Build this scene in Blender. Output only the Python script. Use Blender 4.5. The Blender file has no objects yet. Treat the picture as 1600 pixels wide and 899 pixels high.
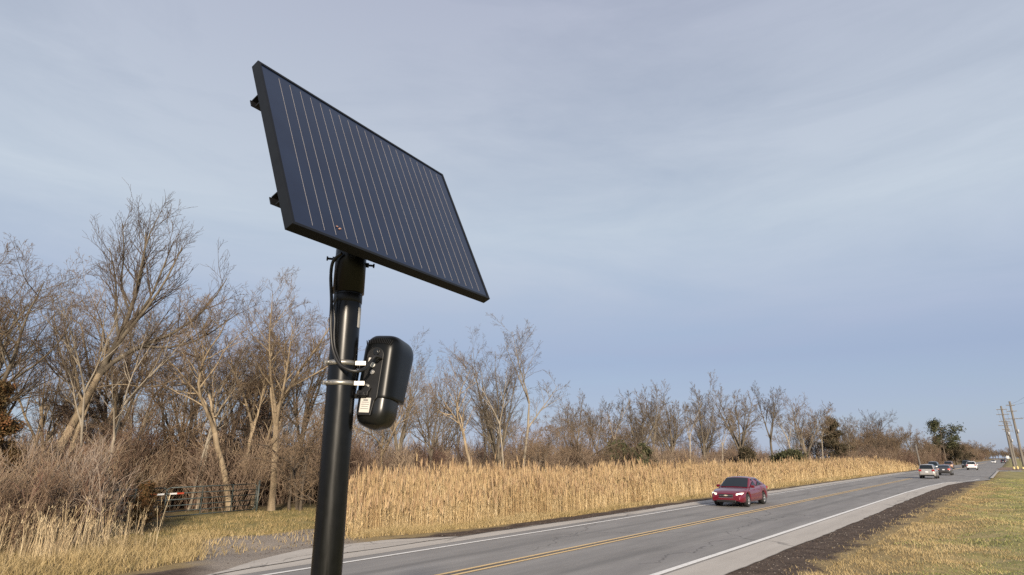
import bpy, bmesh, math, random
import numpy as np
from mathutils import Vector, Matrix, Euler

rad = math.radians
S = bpy.context.scene
C = bpy.context.collection
random.seed(7)
RNG = np.random.default_rng(7)

# ------------------------------------------------------------------ camera
EYE = 2.5                                   # eye height above the carriageway
FPX, PITCH = 930.0, rad(15.96)              # focal length in photo pixels, upward pitch
cam_d = bpy.data.cameras.new('camera')
cam = bpy.data.objects.new('camera', cam_d); C.objects.link(cam)
cam_d.sensor_width = 36.0
cam_d.lens = 36.0 * FPX / 1600.0
cam_d.clip_start = 0.1; cam_d.clip_end = 6000
cam.location = (0, 0, EYE)
cam.rotation_euler = (rad(90) + PITCH, 0, 0)
S.camera = cam

# ------------------------------------------------------------------ sky, sun, exposure
SUN_AZ, SUN_EL = 173.0, 18.0                # compass degrees clockwise from +Y (view direction), elevation
w = bpy.data.worlds.new('World'); S.world = w; w.use_nodes = True
nt = w.node_tree; nt.nodes.clear()
def WN(t, **k):
    n = nt.nodes.new(t)
    for a, b in k.items(): setattr(n, a, b)
    return n
wo = WN('ShaderNodeOutputWorld'); bg = WN('ShaderNodeBackground')
sky = WN('ShaderNodeTexSky', sky_type='NISHITA', sun_disc=False, sun_elevation=rad(SUN_EL), sun_rotation=rad(SUN_AZ),
         altitude=200, air_density=1.0, dust_density=1.2, ozone_density=2.2)
tc = WN('ShaderNodeTexCoord'); mp = WN('ShaderNodeMapping'); mp.inputs['Scale'].default_value = (1.0, 1.6, 5.0)
mp.inputs['Rotation'].default_value = (0.10, 0.16, 0.5)
nz = WN('ShaderNodeTexNoise'); nz.inputs['Scale'].default_value = 1.7; nz.inputs['Detail'].default_value = 10; nz.inputs['Roughness'].default_value = .6
nz.inputs['Distortion'].default_value = .5
sp = WN('ShaderNodeSeparateXYZ')
el = WN('ShaderNodeMapRange', interpolation_type='SMOOTHSTEP'); el.inputs['From Min'].default_value = .05; el.inputs['From Max'].default_value = .30
el.inputs['To Min'].default_value = .76; el.inputs['To Max'].default_value = .90
ad = WN('ShaderNodeMath', operation='MULTIPLY_ADD'); ad.inputs[1].default_value = .75; ad.inputs[2].default_value = -.34
sm = WN('ShaderNodeMath', operation='ADD', use_clamp=True)
hz = WN('ShaderNodeMapRange', interpolation_type='SMOOTHSTEP')   # veil brightens slightly with height, then greys
hz.inputs['From Min'].default_value = .25; hz.inputs['From Max'].default_value = .75
cl = WN('ShaderNodeValToRGB'); cr_ = cl.color_ramp
for _ in range(2): cr_.elements.new(.5)
for e_, (p_, c_) in zip(cr_.elements, [(.0, (.43, .50, .66)), (.15, (.365, .44, .615)), (.36, (.54, .615, .71)), (.72, (.405, .44, .56))]): e_.position = p_; e_.color = (*c_, 1)
cs_ = WN('ShaderNodeVectorMath', operation='SCALE'); cs_.inputs['Scale'].default_value = 9.6
mx = WN('ShaderNodeMix', data_type='RGBA')
L = nt.links.new
L(tc.outputs['Generated'], mp.inputs['Vector']); L(mp.outputs[0], nz.inputs['Vector'])
L(tc.outputs['Generated'], sp.inputs[0]); L(sp.outputs['Z'], el.inputs['Value']); L(sp.outputs['Z'], hz.inputs['Value'])
L(nz.outputs['Fac'], ad.inputs[0]); L(el.outputs[0], sm.inputs[0]); L(ad.outputs[0], sm.inputs[1])
L(sp.outputs['Z'], cl.inputs[0]); L(cl.outputs[0], cs_.inputs[0]); L(sm.outputs[0], mx.inputs[0]); L(sky.outputs[0], mx.inputs[6]); L(cs_.outputs[0], mx.inputs[7])
L(mx.outputs[2], bg.inputs['Color']); bg.inputs['Strength'].default_value = 0.079
L(bg.outputs[0], wo.inputs[0])
sl = bpy.data.lights.new('sun', 'SUN'); sl.energy = 5.0; sl.angle = rad(5); sl.color = (1.0, .86, .68)
so = bpy.data.objects.new('sun', sl); C.objects.link(so)
sdir = Vector((math.sin(rad(SUN_AZ)) * math.cos(rad(SUN_EL)), math.cos(rad(SUN_AZ)) * math.cos(rad(SUN_EL)), math.sin(rad(SUN_EL))))
so.rotation_euler = sdir.to_track_quat('Z', 'Y').to_euler()
S.view_settings.view_transform = 'Standard'; S.view_settings.look = 'None'
S.view_settings.exposure = 0.45; S.view_settings.gamma = 1.0; S.view_settings.use_curve_mapping = False
S.render.engine = 'CYCLES'
S.cycles.max_bounces = 5; S.cycles.diffuse_bounces = 2; S.cycles.glossy_bounces = 3; S.cycles.transmission_bounces = 4; S.cycles.transparent_max_bounces = 6
S.cycles.use_denoising = False; S.cycles.sample_clamp_indirect = 2.5; S.cycles.sample_clamp_direct = 5.0; S.cycles.caustics_reflective = False; S.cycles.caustics_refractive = False
S.cycles.use_adaptive_sampling = False

# ------------------------------------------------------------------ places
TH = rad(38.81)                              # direction of the road from the view direction
DN = Vector((math.cos(TH), -math.sin(TH), 0)); DA = Vector((math.sin(TH), math.cos(TH), 0))
def road(off, along, z=0.0):
    v = DN * off + DA * along
    return Vector((v.x, v.y, z))
cp, sp_ = math.cos(PITCH), math.sin(PITCH)
def at(px, fwd, py=None):
    """ground point seen in the photo's column px at fwd metres ahead; with py also the height there"""
    Y = -((py if py is not None else 715.0) - 449.5) / FPX
    k = fwd / (cp - Y * sp_)
    x = (px - 800.0) / FPX * k
    z = EYE + k * (sp_ + Y * cp)
    return (x, fwd, z)
def to_road(x, y): return (x * DN.x + y * DN.y, x * DA.x + y * DA.y)

# ------------------------------------------------------------------ materials
def mat(name, col=(.5, .5, .5), rough=.6, metal=0.0, spec=.5, var=0.0, scale=8.0, col2=None, bump=0.0, bscale=60.0, objvar=0.0, coat=0.0, emit=None, es=0.0, stretch=None, thresh=None, trans=0.0):
    m = bpy.data.materials.new(name); m.use_nodes = True
    n = m.node_tree.nodes; l = m.node_tree.links
    b = n['Principled BSDF']
    b.inputs['Roughness'].default_value = rough; b.inputs['Metallic'].default_value = metal
    b.inputs['Specular IOR Level'].default_value = spec
    b.inputs['Coat Weight'].default_value = coat; b.inputs['Coat Roughness'].default_value = .05
    if emit: b.inputs['Emission Color'].default_value = (*emit, 1); b.inputs['Emission Strength'].default_value = es
    c2 = col2 or tuple(min(1, c * (1 + var)) for c in col)
    c1 = col if col2 else tuple(c * (1 - var) for c in col)
    t = n.new('ShaderNodeTexCoord'); g = n.new('ShaderNodeMapping'); l.new(t.outputs['Object'], g.inputs[0])
    if stretch: g.inputs['Scale'].default_value = stretch
    z = n.new('ShaderNodeTexNoise'); z.inputs['Scale'].default_value = scale; z.inputs['Detail'].default_value = 6; z.inputs['Roughness'].default_value = .6
    l.new(g.outputs[0], z.inputs['Vector'])
    r = n.new('ShaderNodeValToRGB'); a0, a1 = thresh or (.34, .66)
    r.color_ramp.elements[0].position = a0; r.color_ramp.elements[1].position = a1
    r.color_ramp.elements[0].color = (*c1, 1); r.color_ramp.elements[1].color = (*c2, 1)
    l.new(z.outputs['Fac'], r.inputs[0]); out = r.outputs[0]
    if objvar:
        oi = n.new('ShaderNodeObjectInfo'); h = n.new('ShaderNodeHueSaturation')
        mr = n.new('ShaderNodeMapRange'); mr.inputs['To Min'].default_value = 1 - objvar; mr.inputs['To Max'].default_value = 1 + objvar
        l.new(oi.outputs['Random'], mr.inputs[0]); l.new(mr.outputs[0], h.inputs['Value']); l.new(out, h.inputs['Color']); out = h.outputs[0]
    l.new(out, b.inputs['Base Color'])
    if bump:
        z2 = n.new('ShaderNodeTexNoise'); z2.inputs['Scale'].default_value = bscale; z2.inputs['Detail'].default_value = 4
        l.new(g.outputs[0], z2.inputs['Vector'])
        bp = n.new('ShaderNodeBump'); bp.inputs['Strength'].default_value = bump; bp.inputs['Distance'].default_value = .02
        l.new(z2.outputs['Fac'], bp.inputs['Height']); l.new(bp.outputs[0], b.inputs['Normal'])
    return m

def leafmat(name, ramp, rough=.75, attr='tint'):
    """plant stuff: colour from the per-blade attribute 'tint' (each blade its own colour) """
    m = bpy.data.materials.new(name); m.use_nodes = True
    n = m.node_tree.nodes; l = m.node_tree.links; b = n['Principled BSDF']
    b.inputs['Roughness'].default_value = rough; b.inputs['Specular IOR Level'].default_value = .2
    a = n.new('ShaderNodeAttribute'); a.attribute_name = attr
    r = n.new('ShaderNodeValToRGB'); cr = r.color_ramp
    while len(cr.elements) < len(ramp): cr.elements.new(.5)
    for e, (p, c) in zip(cr.elements, ramp): e.position = p; e.color = (*c, 1)
    l.new(a.outputs['Fac'], r.inputs[0]); l.new(r.outputs[0], b.inputs['Base Color'])
    return m

M = {}
M['black_metal'] = mat('black_powder_coat', (.003, .0033, .0036), .24, 0, .36, .25, 30)
M['black_matt'] = mat('black_matt_steel', (.006, .006, .007), .5, 0, .4, .3, 20)
M['black_plastic'] = mat('black_satin_plastic', (.005, .0055, .006), .2, 0, .5, .2, 20)
M['black_rough'] = mat('black_rough_plastic', (.003, .0035, .004), .34, 0, .25, .2, 20)
M['cable'] = mat('black_cable', (.012, .012, .013), .42, 0, .5, .2, 20)
M['steel'] = mat('brushed_steel', (.34, .33, .31), .42, .8, .5, .25, 40, stretch=(1, 1, 8), bump=.05, bscale=200)
M['white_sticker'] = mat('sticker_paper', (.50, .48, .45), .5, var=.06, scale=40)
M['ink'] = mat('sticker_print', (.12, .12, .13), .6)
M['white_dot'] = mat('white_plastic_plug', (.75, .75, .72), .4)
M['silver_line'] = mat('silver_busbar', (.36, .34, .34), .5, .2)
M['panel_frame'] = mat('black_anodised_frame', (.006, .007, .009), .5, .0, .22, .2, 14)
M['cell_dust'] = mat('bird_dropping', (.36, .2, .15), .9, var=.3)

# solar glass: dark blue cells under glass with faint dust
m = mat('solar_glass', (.007, .012, .030), .16, 0, .45, .0, 4, col2=(.010, .018, .042), coat=.0, thresh=(.3, .7)); M['solar'] = m
n = m.node_tree.nodes; l = m.node_tree.links; b = n['Principled BSDF']
z = n.new('ShaderNodeTexNoise'); z.inputs['Scale'].default_value = 900; z.inputs['Detail'].default_value = 2
rr = n.new('ShaderNodeMapRange'); rr.inputs['From Min'].default_value = .35; rr.inputs['From Max'].default_value = .7; rr.inputs['To Min'].default_value = .13; rr.inputs['To Max'].default_value = .34
tcn = n.new('ShaderNodeTexCoord'); l.new(tcn.outputs['Object'], z.inputs['Vector']); l.new(z.outputs['Fac'], rr.inputs[0]); l.new(rr.outputs[0], b.inputs['Roughness'])

for k_ in ('black_metal', 'black_plastic'):
    m = M[k_]; n = m.node_tree.nodes; l = m.node_tree.links; t_ = n.new('ShaderNodeTexCoord'); g_ = n.new('ShaderNodeMapping'); g_.inputs['Scale'].default_value = (30, 30, 3)
    z = n.new('ShaderNodeTexNoise'); z.inputs['Scale'].default_value = 1; z.inputs['Detail'].default_value = 8; z.inputs['Roughness'].default_value = .7
    rr = n.new('ShaderNodeMapRange'); rr.inputs['From Min'].default_value = .3; rr.inputs['From Max'].default_value = .75; rr.inputs['To Min'].default_value = .19; rr.inputs['To Max'].default_value = .42
    l.new(t_.outputs['Object'], g_.inputs[0]); l.new(g_.outputs[0], z.inputs['Vector']); l.new(z.outputs['Fac'], rr.inputs[0]); l.new(rr.outputs[0], n['Principled BSDF'].inputs['Roughness'])
M['bark_tan'] = mat('tan_bark', (.17, .13, .085), .85, 0, .2, .0, 3, col2=(.36, .285, .195), bump=.5, bscale=25, objvar=.22, stretch=(1, 1, .25))
M['bark_grey'] = mat('grey_bark', (.09, .075, .058), .85, 0, .2, .0, 3, col2=(.19, .16, .12), bump=.5, bscale=25, objvar=.25, stretch=(1, 1, .25))
M['bark_pale'] = mat('pale_bark', (.20, .17, .13), .85, 0, .2, .0, 2.5, col2=(.34, .295, .235), bump=.4, bscale=25, objvar=.15, stretch=(1, 1, .25))
M['bark_dark'] = mat('dark_bark', (.085, .066, .05), .9, 0, .2, .0, 3, col2=(.14, .115, .09), bump=.5, bscale=25, objvar=.2, stretch=(1, 1, .25))
M['twig_brown'] = mat('brown_twigs', (.135, .094, .062), .85, 0, .2, .0, .6, col2=(.235, .172, .115), objvar=.25)
M['twig_red'] = mat('reddish_twigs', (.125, .082, .06), .85, 0, .2, .0, .6, col2=(.2, .14, .10), objvar=.2)
M['twig_grey'] = mat('grey_twigs', (.095, .074, .057), .85, 0, .2, .0, .6, col2=(.17, .135, .102), objvar=.25)
M['twig_dark'] = mat('dark_twigs', (.06, .046, .038), .85, 0, .2, .0, .6, col2=(.11, .085, .066), objvar=.2)
M['cedar_needles'] = leafmat('cedar_needles', [(0, (.045, .036, .016)), (.5, (.10, .065, .028)), (1, (.20, .095, .042))])
M['green_needles'] = leafmat('dark_green_needles', [(0, (.035, .038, .02)), (.6, (.06, .065, .032)), (1, (.11, .105, .055))])
M['brown_needles'] = leafmat('dull_cedar_needles', [(0, (.04, .035, .022)), (.6, (.07, .058, .035)), (1, (.12, .09, .055))])

# ------------------------------------------------------------------ mesh helpers
def mesh_np(name, V, F, mats, attrs=None, smooth=False, midx=None):
    """V (n,3); F (m,k) with constant k"""
    me = bpy.data.meshes.new(name)
    V = np.asarray(V, dtype=np.float32); F = np.asarray(F, dtype=np.int32); k = F.shape[1]
    me.vertices.add(len(V)); me.vertices.foreach_set('co', V.ravel())
    me.loops.add(F.size); me.loops.foreach_set('vertex_index', F.ravel())
    me.polygons.add(len(F)); me.polygons.foreach_set('loop_start', np.arange(0, F.size, k, dtype=np.int32))
    for mm in mats: me.materials.append(mm)
    if midx is not None: me.polygons.foreach_set('material_index', np.asarray(midx, dtype=np.int32))
    me.update(calc_edges=True)
    if smooth: me.polygons.foreach_set('use_smooth', np.ones(len(F), dtype=bool))
    if attrs is not None:
        a = me.attributes.new('tint', 'FLOAT', 'POINT'); a.data.foreach_set('value', np.asarray(attrs, dtype=np.float32))
    return me

def link(name, me, parent=None, **props):
    o = bpy.data.objects.new(name, me); C.objects.link(o)
    if parent is not None: o.parent = parent
    for a, b in props.items(): o[a] = b
    return o

def empty(name, loc, rz=0.0, label=None, category=None, group=None):
    o = bpy.data.objects.new(name, None); C.objects.link(o); o.location = loc; o.rotation_euler = (0, 0, rz); o.empty_display_size = .2
    if label: o['label'] = label
    if category: o['category'] = category
    if group: o['group'] = group
    return o

def bm_obj(name, bm, m, parent=None, smooth=False, bevel=0.0, seg=2, **props):
    bmesh.ops.recalc_face_normals(bm, faces=bm.faces[:])
    me = bpy.data.meshes.new(name); bm.to_mesh(me); bm.free()
    for mm in (m if isinstance(m, (list, tuple)) else [m]): me.materials.append(mm)
    if smooth: me.polygons.foreach_set('use_smooth', [True] * len(me.polygons))
    o = link(name, me, parent, **props)
    if bevel:
        md = o.modifiers.new('bevel', 'BEVEL'); md.width = bevel; md.segments = seg; md.limit_method = 'ANGLE'; md.angle_limit = rad(35)
    return o

def bx(bm, c, s, rot=None, mi=0):
    mtx = Matrix.Translation(c) @ (rot.to_matrix().to_4x4() if rot else Matrix()) @ Matrix.Diagonal((s[0], s[1], s[2], 1))
    r = bmesh.ops.create_cube(bm, size=1.0, matrix=mtx)
    for v in r['verts']:
        for f in v.link_faces: f.material_index = mi
    return r

def cyl(bm, p0, p1, r0, r1=None, seg=16, mi=0, caps=True):
    p0 = Vector(p0); p1 = Vector(p1); d = p1 - p0; r1 = r0 if r1 is None else r1
    q = d.to_track_quat('Z', 'Y').to_matrix().to_4x4()
    r = bmesh.ops.create_cone(bm, cap_ends=caps, segments=seg, radius1=r0, radius2=r1, depth=d.length, matrix=Matrix.Translation((p0 + p1) / 2) @ q)
    fs = set()
    for v in r['verts']:
        for f in v.link_faces: fs.add(f)
    for f in fs: f.material_index = mi; f.smooth = len(f.verts) == 4
    return r

def smooth_path(pts, n=8):
    pts = [Vector(p) for p in pts]; out = []
    for i in range(len(pts) - 1):
        p0 = pts[max(i - 1, 0)]; p1 = pts[i]; p2 = pts[i + 1]; p3 = pts[min(i + 2, len(pts) - 1)]
        for k in range(n):
            t = k / n
            out.append(.5 * ((2 * p1) + (-p0 + p2) * t + (2 * p0 - 5 * p1 + 4 * p2 - p3) * t * t + (-p0 + 3 * p1 - 3 * p2 + p3) * t ** 3))
    out.append(pts[-1]); return out

def tube_batch(P, R, sides):
    """P (B,K,3), R (B,K): tapered tubes -> verts, quads"""
    P = np.asarray(P, float); R = np.asarray(R, float); B, K, _ = P.shape
    T = np.empty_like(P); T[:, 1:-1] = P[:, 2:] - P[:, :-2]; T[:, 0] = P[:, 1] - P[:, 0]; T[:, -1] = P[:, -1] - P[:, -2]
    T /= np.linalg.norm(T, axis=2, keepdims=True) + 1e-9
    ref = np.where(np.abs(T[:, :1, 2:3]) < .9, np.array([0, 0, 1.0]), np.array([1.0, 0, 0])) * np.ones((B, K, 3))
    A = np.cross(T, ref); A /= np.linalg.norm(A, axis=2, keepdims=True) + 1e-9; Bn = np.cross(T, A)
    ang = np.arange(sides) * 2 * math.pi / sides
    V = P[:, :, None, :] + R[:, :, None, None] * (A[:, :, None, :] * np.cos(ang)[None, None, :, None] + Bn[:, :, None, :] * np.sin(ang)[None, None, :, None])
    idx = np.arange(B * K * sides).reshape(B, K, sides)
    a = idx[:, :-1]; c = idx[:, 1:]
    F = np.stack([a, np.roll(a, -1, 2), np.roll(c, -1, 2), c], -1).reshape(-1, 4)
    return V.reshape(-1, 3), F

def path_tube(name, pts, r, m, parent=None, sides=10, **props):
    P = np.array([[tuple(p) for p in pts]]); R = np.full((1, len(pts)), r) if np.isscalar(r) else np.array([r])
    V, F = tube_batch(P, R, sides)
    return link(name, mesh_np(name, V, F, [m], smooth=True), parent, **props)

def lathe(bm, prof, seg=32, axis='Z', mi=0):
    rings = []
    for r, z in prof:
        ring = []
        for i in range(seg):
            a = 2 * math.pi * i / seg
            ring.append(bm.verts.new((r * math.cos(a), r * math.sin(a), z) if axis == 'Z' else (r * math.cos(a), z, r * math.sin(a))))
        rings.append(ring)
    for a, b in zip(rings, rings[1:]):
        for i in range(seg):
            f = bm.faces.new((a[i], a[(i + 1) % seg], b[(i + 1) % seg], b[i])); f.smooth = True; f.material_index = mi
    return rings

# ------------------------------------------------------------------ SETTING: ground in road coordinates (x = across, y = along)
def ground_material():
    m = bpy.data.materials.new('ground_cover'); m.use_nodes = True
    n = m.node_tree.nodes; l = m.node_tree.links; b = n['Principled BSDF']; b.inputs['Roughness'].default_value = .95; b.inputs['Specular IOR Level'].default_value = .15
    t = n.new('ShaderNodeTexCoord'); s = n.new('ShaderNodeSeparateXYZ'); l.new(t.outputs['Object'], s.inputs[0])
    X, Y = s.outputs['X'], s.outputs['Y']
    def noise(sc, det=5, ro=.6, st=None):
        z = n.new('ShaderNodeTexNoise'); z.inputs['Scale'].default_value = sc; z.inputs['Detail'].default_value = det; z.inputs['Roughness'].default_value = ro
        if st:
            g = n.new('ShaderNodeMapping'); g.inputs['Scale'].default_value = st; l.new(t.outputs['Object'], g.inputs[0]); l.new(g.outputs[0], z.inputs['Vector'])
        else: l.new(t.outputs['Object'], z.inputs['Vector'])
        return z.outputs['Fac']
    def math_(op, a, b_, c=None):
        q = n.new('ShaderNodeMath'); q.operation = op
        for i, v in enumerate((a, b_, c)):
            if v is None: continue
            if isinstance(v, (int, float)): q.inputs[i].default_value = v
            else: l.new(v, q.inputs[i])
        return q.outputs[0]
    def ramp(f, stops):
        r = n.new('ShaderNodeValToRGB'); cr = r.color_ramp
        while len(cr.elements) < len(stops): cr.elements.new(.5)
        for e, (p, c) in zip(cr.elements, stops): e.position = p; e.color = (*c, 1)
        l.new(f, r.inputs[0]); return r.outputs[0]
    def step(v, a, b_):
        q = n.new('ShaderNodeMapRange'); q.interpolation_type = 'SMOOTHSTEP'; q.inputs['From Min'].default_value = a; q.inputs['From Max'].default_value = b_
        l.new(v, q.inputs[0]); return q.outputs[0]
    def mix(f, a, b_):
        q = n.new('ShaderNodeMix'); q.data_type = 'RGBA'
        l.new(f, q.inputs[0]); l.new(a, q.inputs[6]); l.new(b_, q.inputs[7]); return q.outputs[2]
    big = noise(.35, 6); mid = noise(2.2, 6); fine = noise(28, 4, .7); streak = noise(.9, 5, .6, (.35, 2.2, 1))
    edge = math_('ADD', math_('MULTIPLY_ADD', noise(.5, 6, .65), 2.6, -1.3), math_('MULTIPLY_ADD', fine, .5, -.25))
    xw = math_('ADD', X, edge)
    lawn = ramp(math_('MULTIPLY_ADD', fine, .35, math_('MULTIPLY', streak, .72)), [(.3, (.11, .125, .04)), (.45, (.22, .215, .08)), (.6, (.36, .30, .145)), (.8, (.46, .38, .22))])
    tan = ramp(math_('MULTIPLY_ADD', fine, .6, math_('MULTIPLY', mid, .4)), [(.28, (.13, .095, .05)), (.5, (.27, .2, .10)), (.75, (.38, .3, .17))])
    dirt = ramp(math_('MULTIPLY_ADD', fine, .5, math_('MULTIPLY', mid, .5)), [(.36, (.025, .018, .014)), (.5, (.085, .062, .048)), (.6, (.12, .09, .07)), (.7, (.30, .25, .2))])
    litter = ramp(math_('MULTIPLY_ADD', fine, .6, math_('MULTIPLY', mid, .4)), [(.3, (.05, .035, .022)), (.5, (.10, .07, .045)), (.75, (.19, .14, .09))])
    lgreen = ramp(math_('MULTIPLY_ADD', fine, .4, math_('MULTIPLY', mid, .6)), [(.3, (.13, .12, .045)), (.5, (.25, .205, .09)), (.7, (.37, .29, .145))])
    # right of the road: dirt, then tan grass, then lawn
    dr = math_('ADD', xw, math_('MULTIPLY', Y, -.013))
    c = mix(step(dr, -4.55, -4.15), dirt, tan)
    c = mix(step(math_('ADD', xw, math_('MULTIPLY_ADD', mid, 4.0, -2.0)), -3.4, .4), c, lawn)
    # left of the road: dirt, dead grass, wood floor
    lx = math_('MULTIPLY_ADD', edge, .55, X)
    left = mix(step(lx, -15.9, -15.6), tan, dirt)
    left = mix(step(math_('MULTIPLY', xw, -1), 23.5, 26.5), left, litter)
    # green patch and gravel track up to the gate
    # (coordinates relative to the track's axis)
    tx = math_('MULTIPLY_ADD', X, .42, math_('MULTIPLY_ADD', Y, .9, math_('MULTIPLY', edge, .5)))
    gmask = math_('MULTIPLY', step(tx, -1.8, -.4), math_('SUBTRACT', 1, step(tx, 6.0, 7.5)))
    gmask = math_('MULTIPLY', gmask, math_('MULTIPLY', step(math_('MULTIPLY', X, -1), 19.5, 21.0), math_('SUBTRACT', 1, step(math_('MULTIPLY', X, -1), 29, 33))))
    left = mix(gmask, left, lgreen)
    grav = ramp(noise(45, 3, .8), [(.3, (.13, .105, .09)), (.5, (.27, .23, .19)), (.7, (.44, .4, .35))])
    gm2 = math_('MULTIPLY', step(tx, -.4, .6), math_('SUBTRACT', 1, step(tx, 4.0, 5.2)))
    gm2 = math_('MULTIPLY', gm2, math_('SUBTRACT', 1, step(math_('MULTIPLY_ADD', edge, .5, math_('MULTIPLY', X, -1)), 19.8, 21.2)))
    left = mix(gm2, left, grav)
    col = mix(step(X, -10.5, -9.5), left, c)
    l.new(col, b.inputs['Base Color'])
    bp = n.new('ShaderNodeBump'); bp.inputs['Strength'].default_value = .8; bp.inputs['Distance'].default_value = .04
    l.new(math_('MULTIPLY_ADD', fine, .6, mid), bp.inputs['Height']); l.new(bp.outputs[0], b.inputs['Normal'])
    return m

def sheet(name, xs, ys, m, z=0.0, zf=None, kind='structure'):
    xs = np.asarray(xs, float); ys = np.asarray(ys, float)
    GX, GY = np.meshgrid(xs, ys, indexing='ij'); Z = np.full_like(GX, z) if zf is None else zf(GX, GY)
    V = np.stack([GX, GY, Z], -1).reshape(-1, 3); nx, ny = GX.shape
    i = np.arange(nx * ny).reshape(nx, ny)
    F = np.stack([i[:-1, :-1], i[1:, :-1], i[1:, 1:], i[:-1, 1:]], -1).reshape(-1, 4)
    o = link(name, mesh_np(name, V, F, [m], smooth=True), None, kind=kind); o.rotation_euler = (0, 0, -TH); return o

def gz(X, Y):
    """ground relief: level with the road at its edge, a shallow swale and rough ground beyond"""
    X = np.asarray(X, float); Y = np.asarray(Y, float)
    near = np.clip(1 - np.abs(Y) / 400, 0, 1)
    r = 1.25 * np.clip((X + 4.6) / 3.0, 0, 1); bump = .05 * np.sin(X * 1.7 + Y * .31) + .05 * np.sin(Y * .83 - X * .9) + .035 * np.sin(Y * 2.1 + X * 1.3) + .025 * np.sin(Y * 3.7 - X * 3.1 + 2 * np.sin(Y * .5))
    zr = r * (bump - .06 + .10 * np.clip((X + 2) / 4, 0, 1))
    lft = np.clip((-X - 15.0) / 3.0, 0, 1); zl = lft * (bump * .8 - .04)
    return (zr + zl) * near - .012

xs = np.concatenate([np.linspace(-2500, -120, 14), np.linspace(-100, -32, 18), np.linspace(-31, 8, 118), np.linspace(10, 60, 12), np.linspace(80, 2500, 12)])
ys = np.concatenate([np.linspace(-2500, -60, 10), np.linspace(-40, 0, 9)[:-1], np.linspace(0, 70, 176), np.linspace(71, 140, 50), np.linspace(145, 500, 40), np.linspace(550, 3500, 14)])
ground = sheet('ground', xs, ys, ground_material(), zf=gz)

def edge_strip(name, ys, xl, xr, z, m, nx=2):
    """strip between two wandering edges; xl, xr functions of along"""
    ys = np.asarray(ys, float); a = np.array([xl(y) for y in ys]); b = np.array([xr(y) for y in ys])
    t = np.linspace(0, 1, nx); V = np.stack([a[:, None] * (1 - t) + b[:, None] * t, np.repeat(ys[:, None], nx, 1), np.full((len(ys), nx), z)], -1).reshape(-1, 3)
    i = np.arange(len(ys) * nx).reshape(len(ys), nx)
    F = np.stack([i[:-1, :-1], i[:-1, 1:], i[1:, 1:], i[1:, :-1]], -1).reshape(-1, 4)
    o = link(name, mesh_np(name, V, F, [m]), None, kind='structure'); o.rotation_euler = (0, 0, -TH); return o

_wn = np.cumsum(RNG.normal(0, 1, 4000)); _wn2 = np.convolve(RNG.normal(0, 1, 4000), np.ones(5) / 5, 'same')
def wob(y, amp=.05, seed=0): return amp * (_wn2[int(abs(y) * 6 + seed) % 3900] + .6 * math.sin(y * .21 + seed) )
def lerp(y, pts):
    return float(np.interp(y, [p[0] for p in pts], [p[1] for p in pts]))

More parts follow.
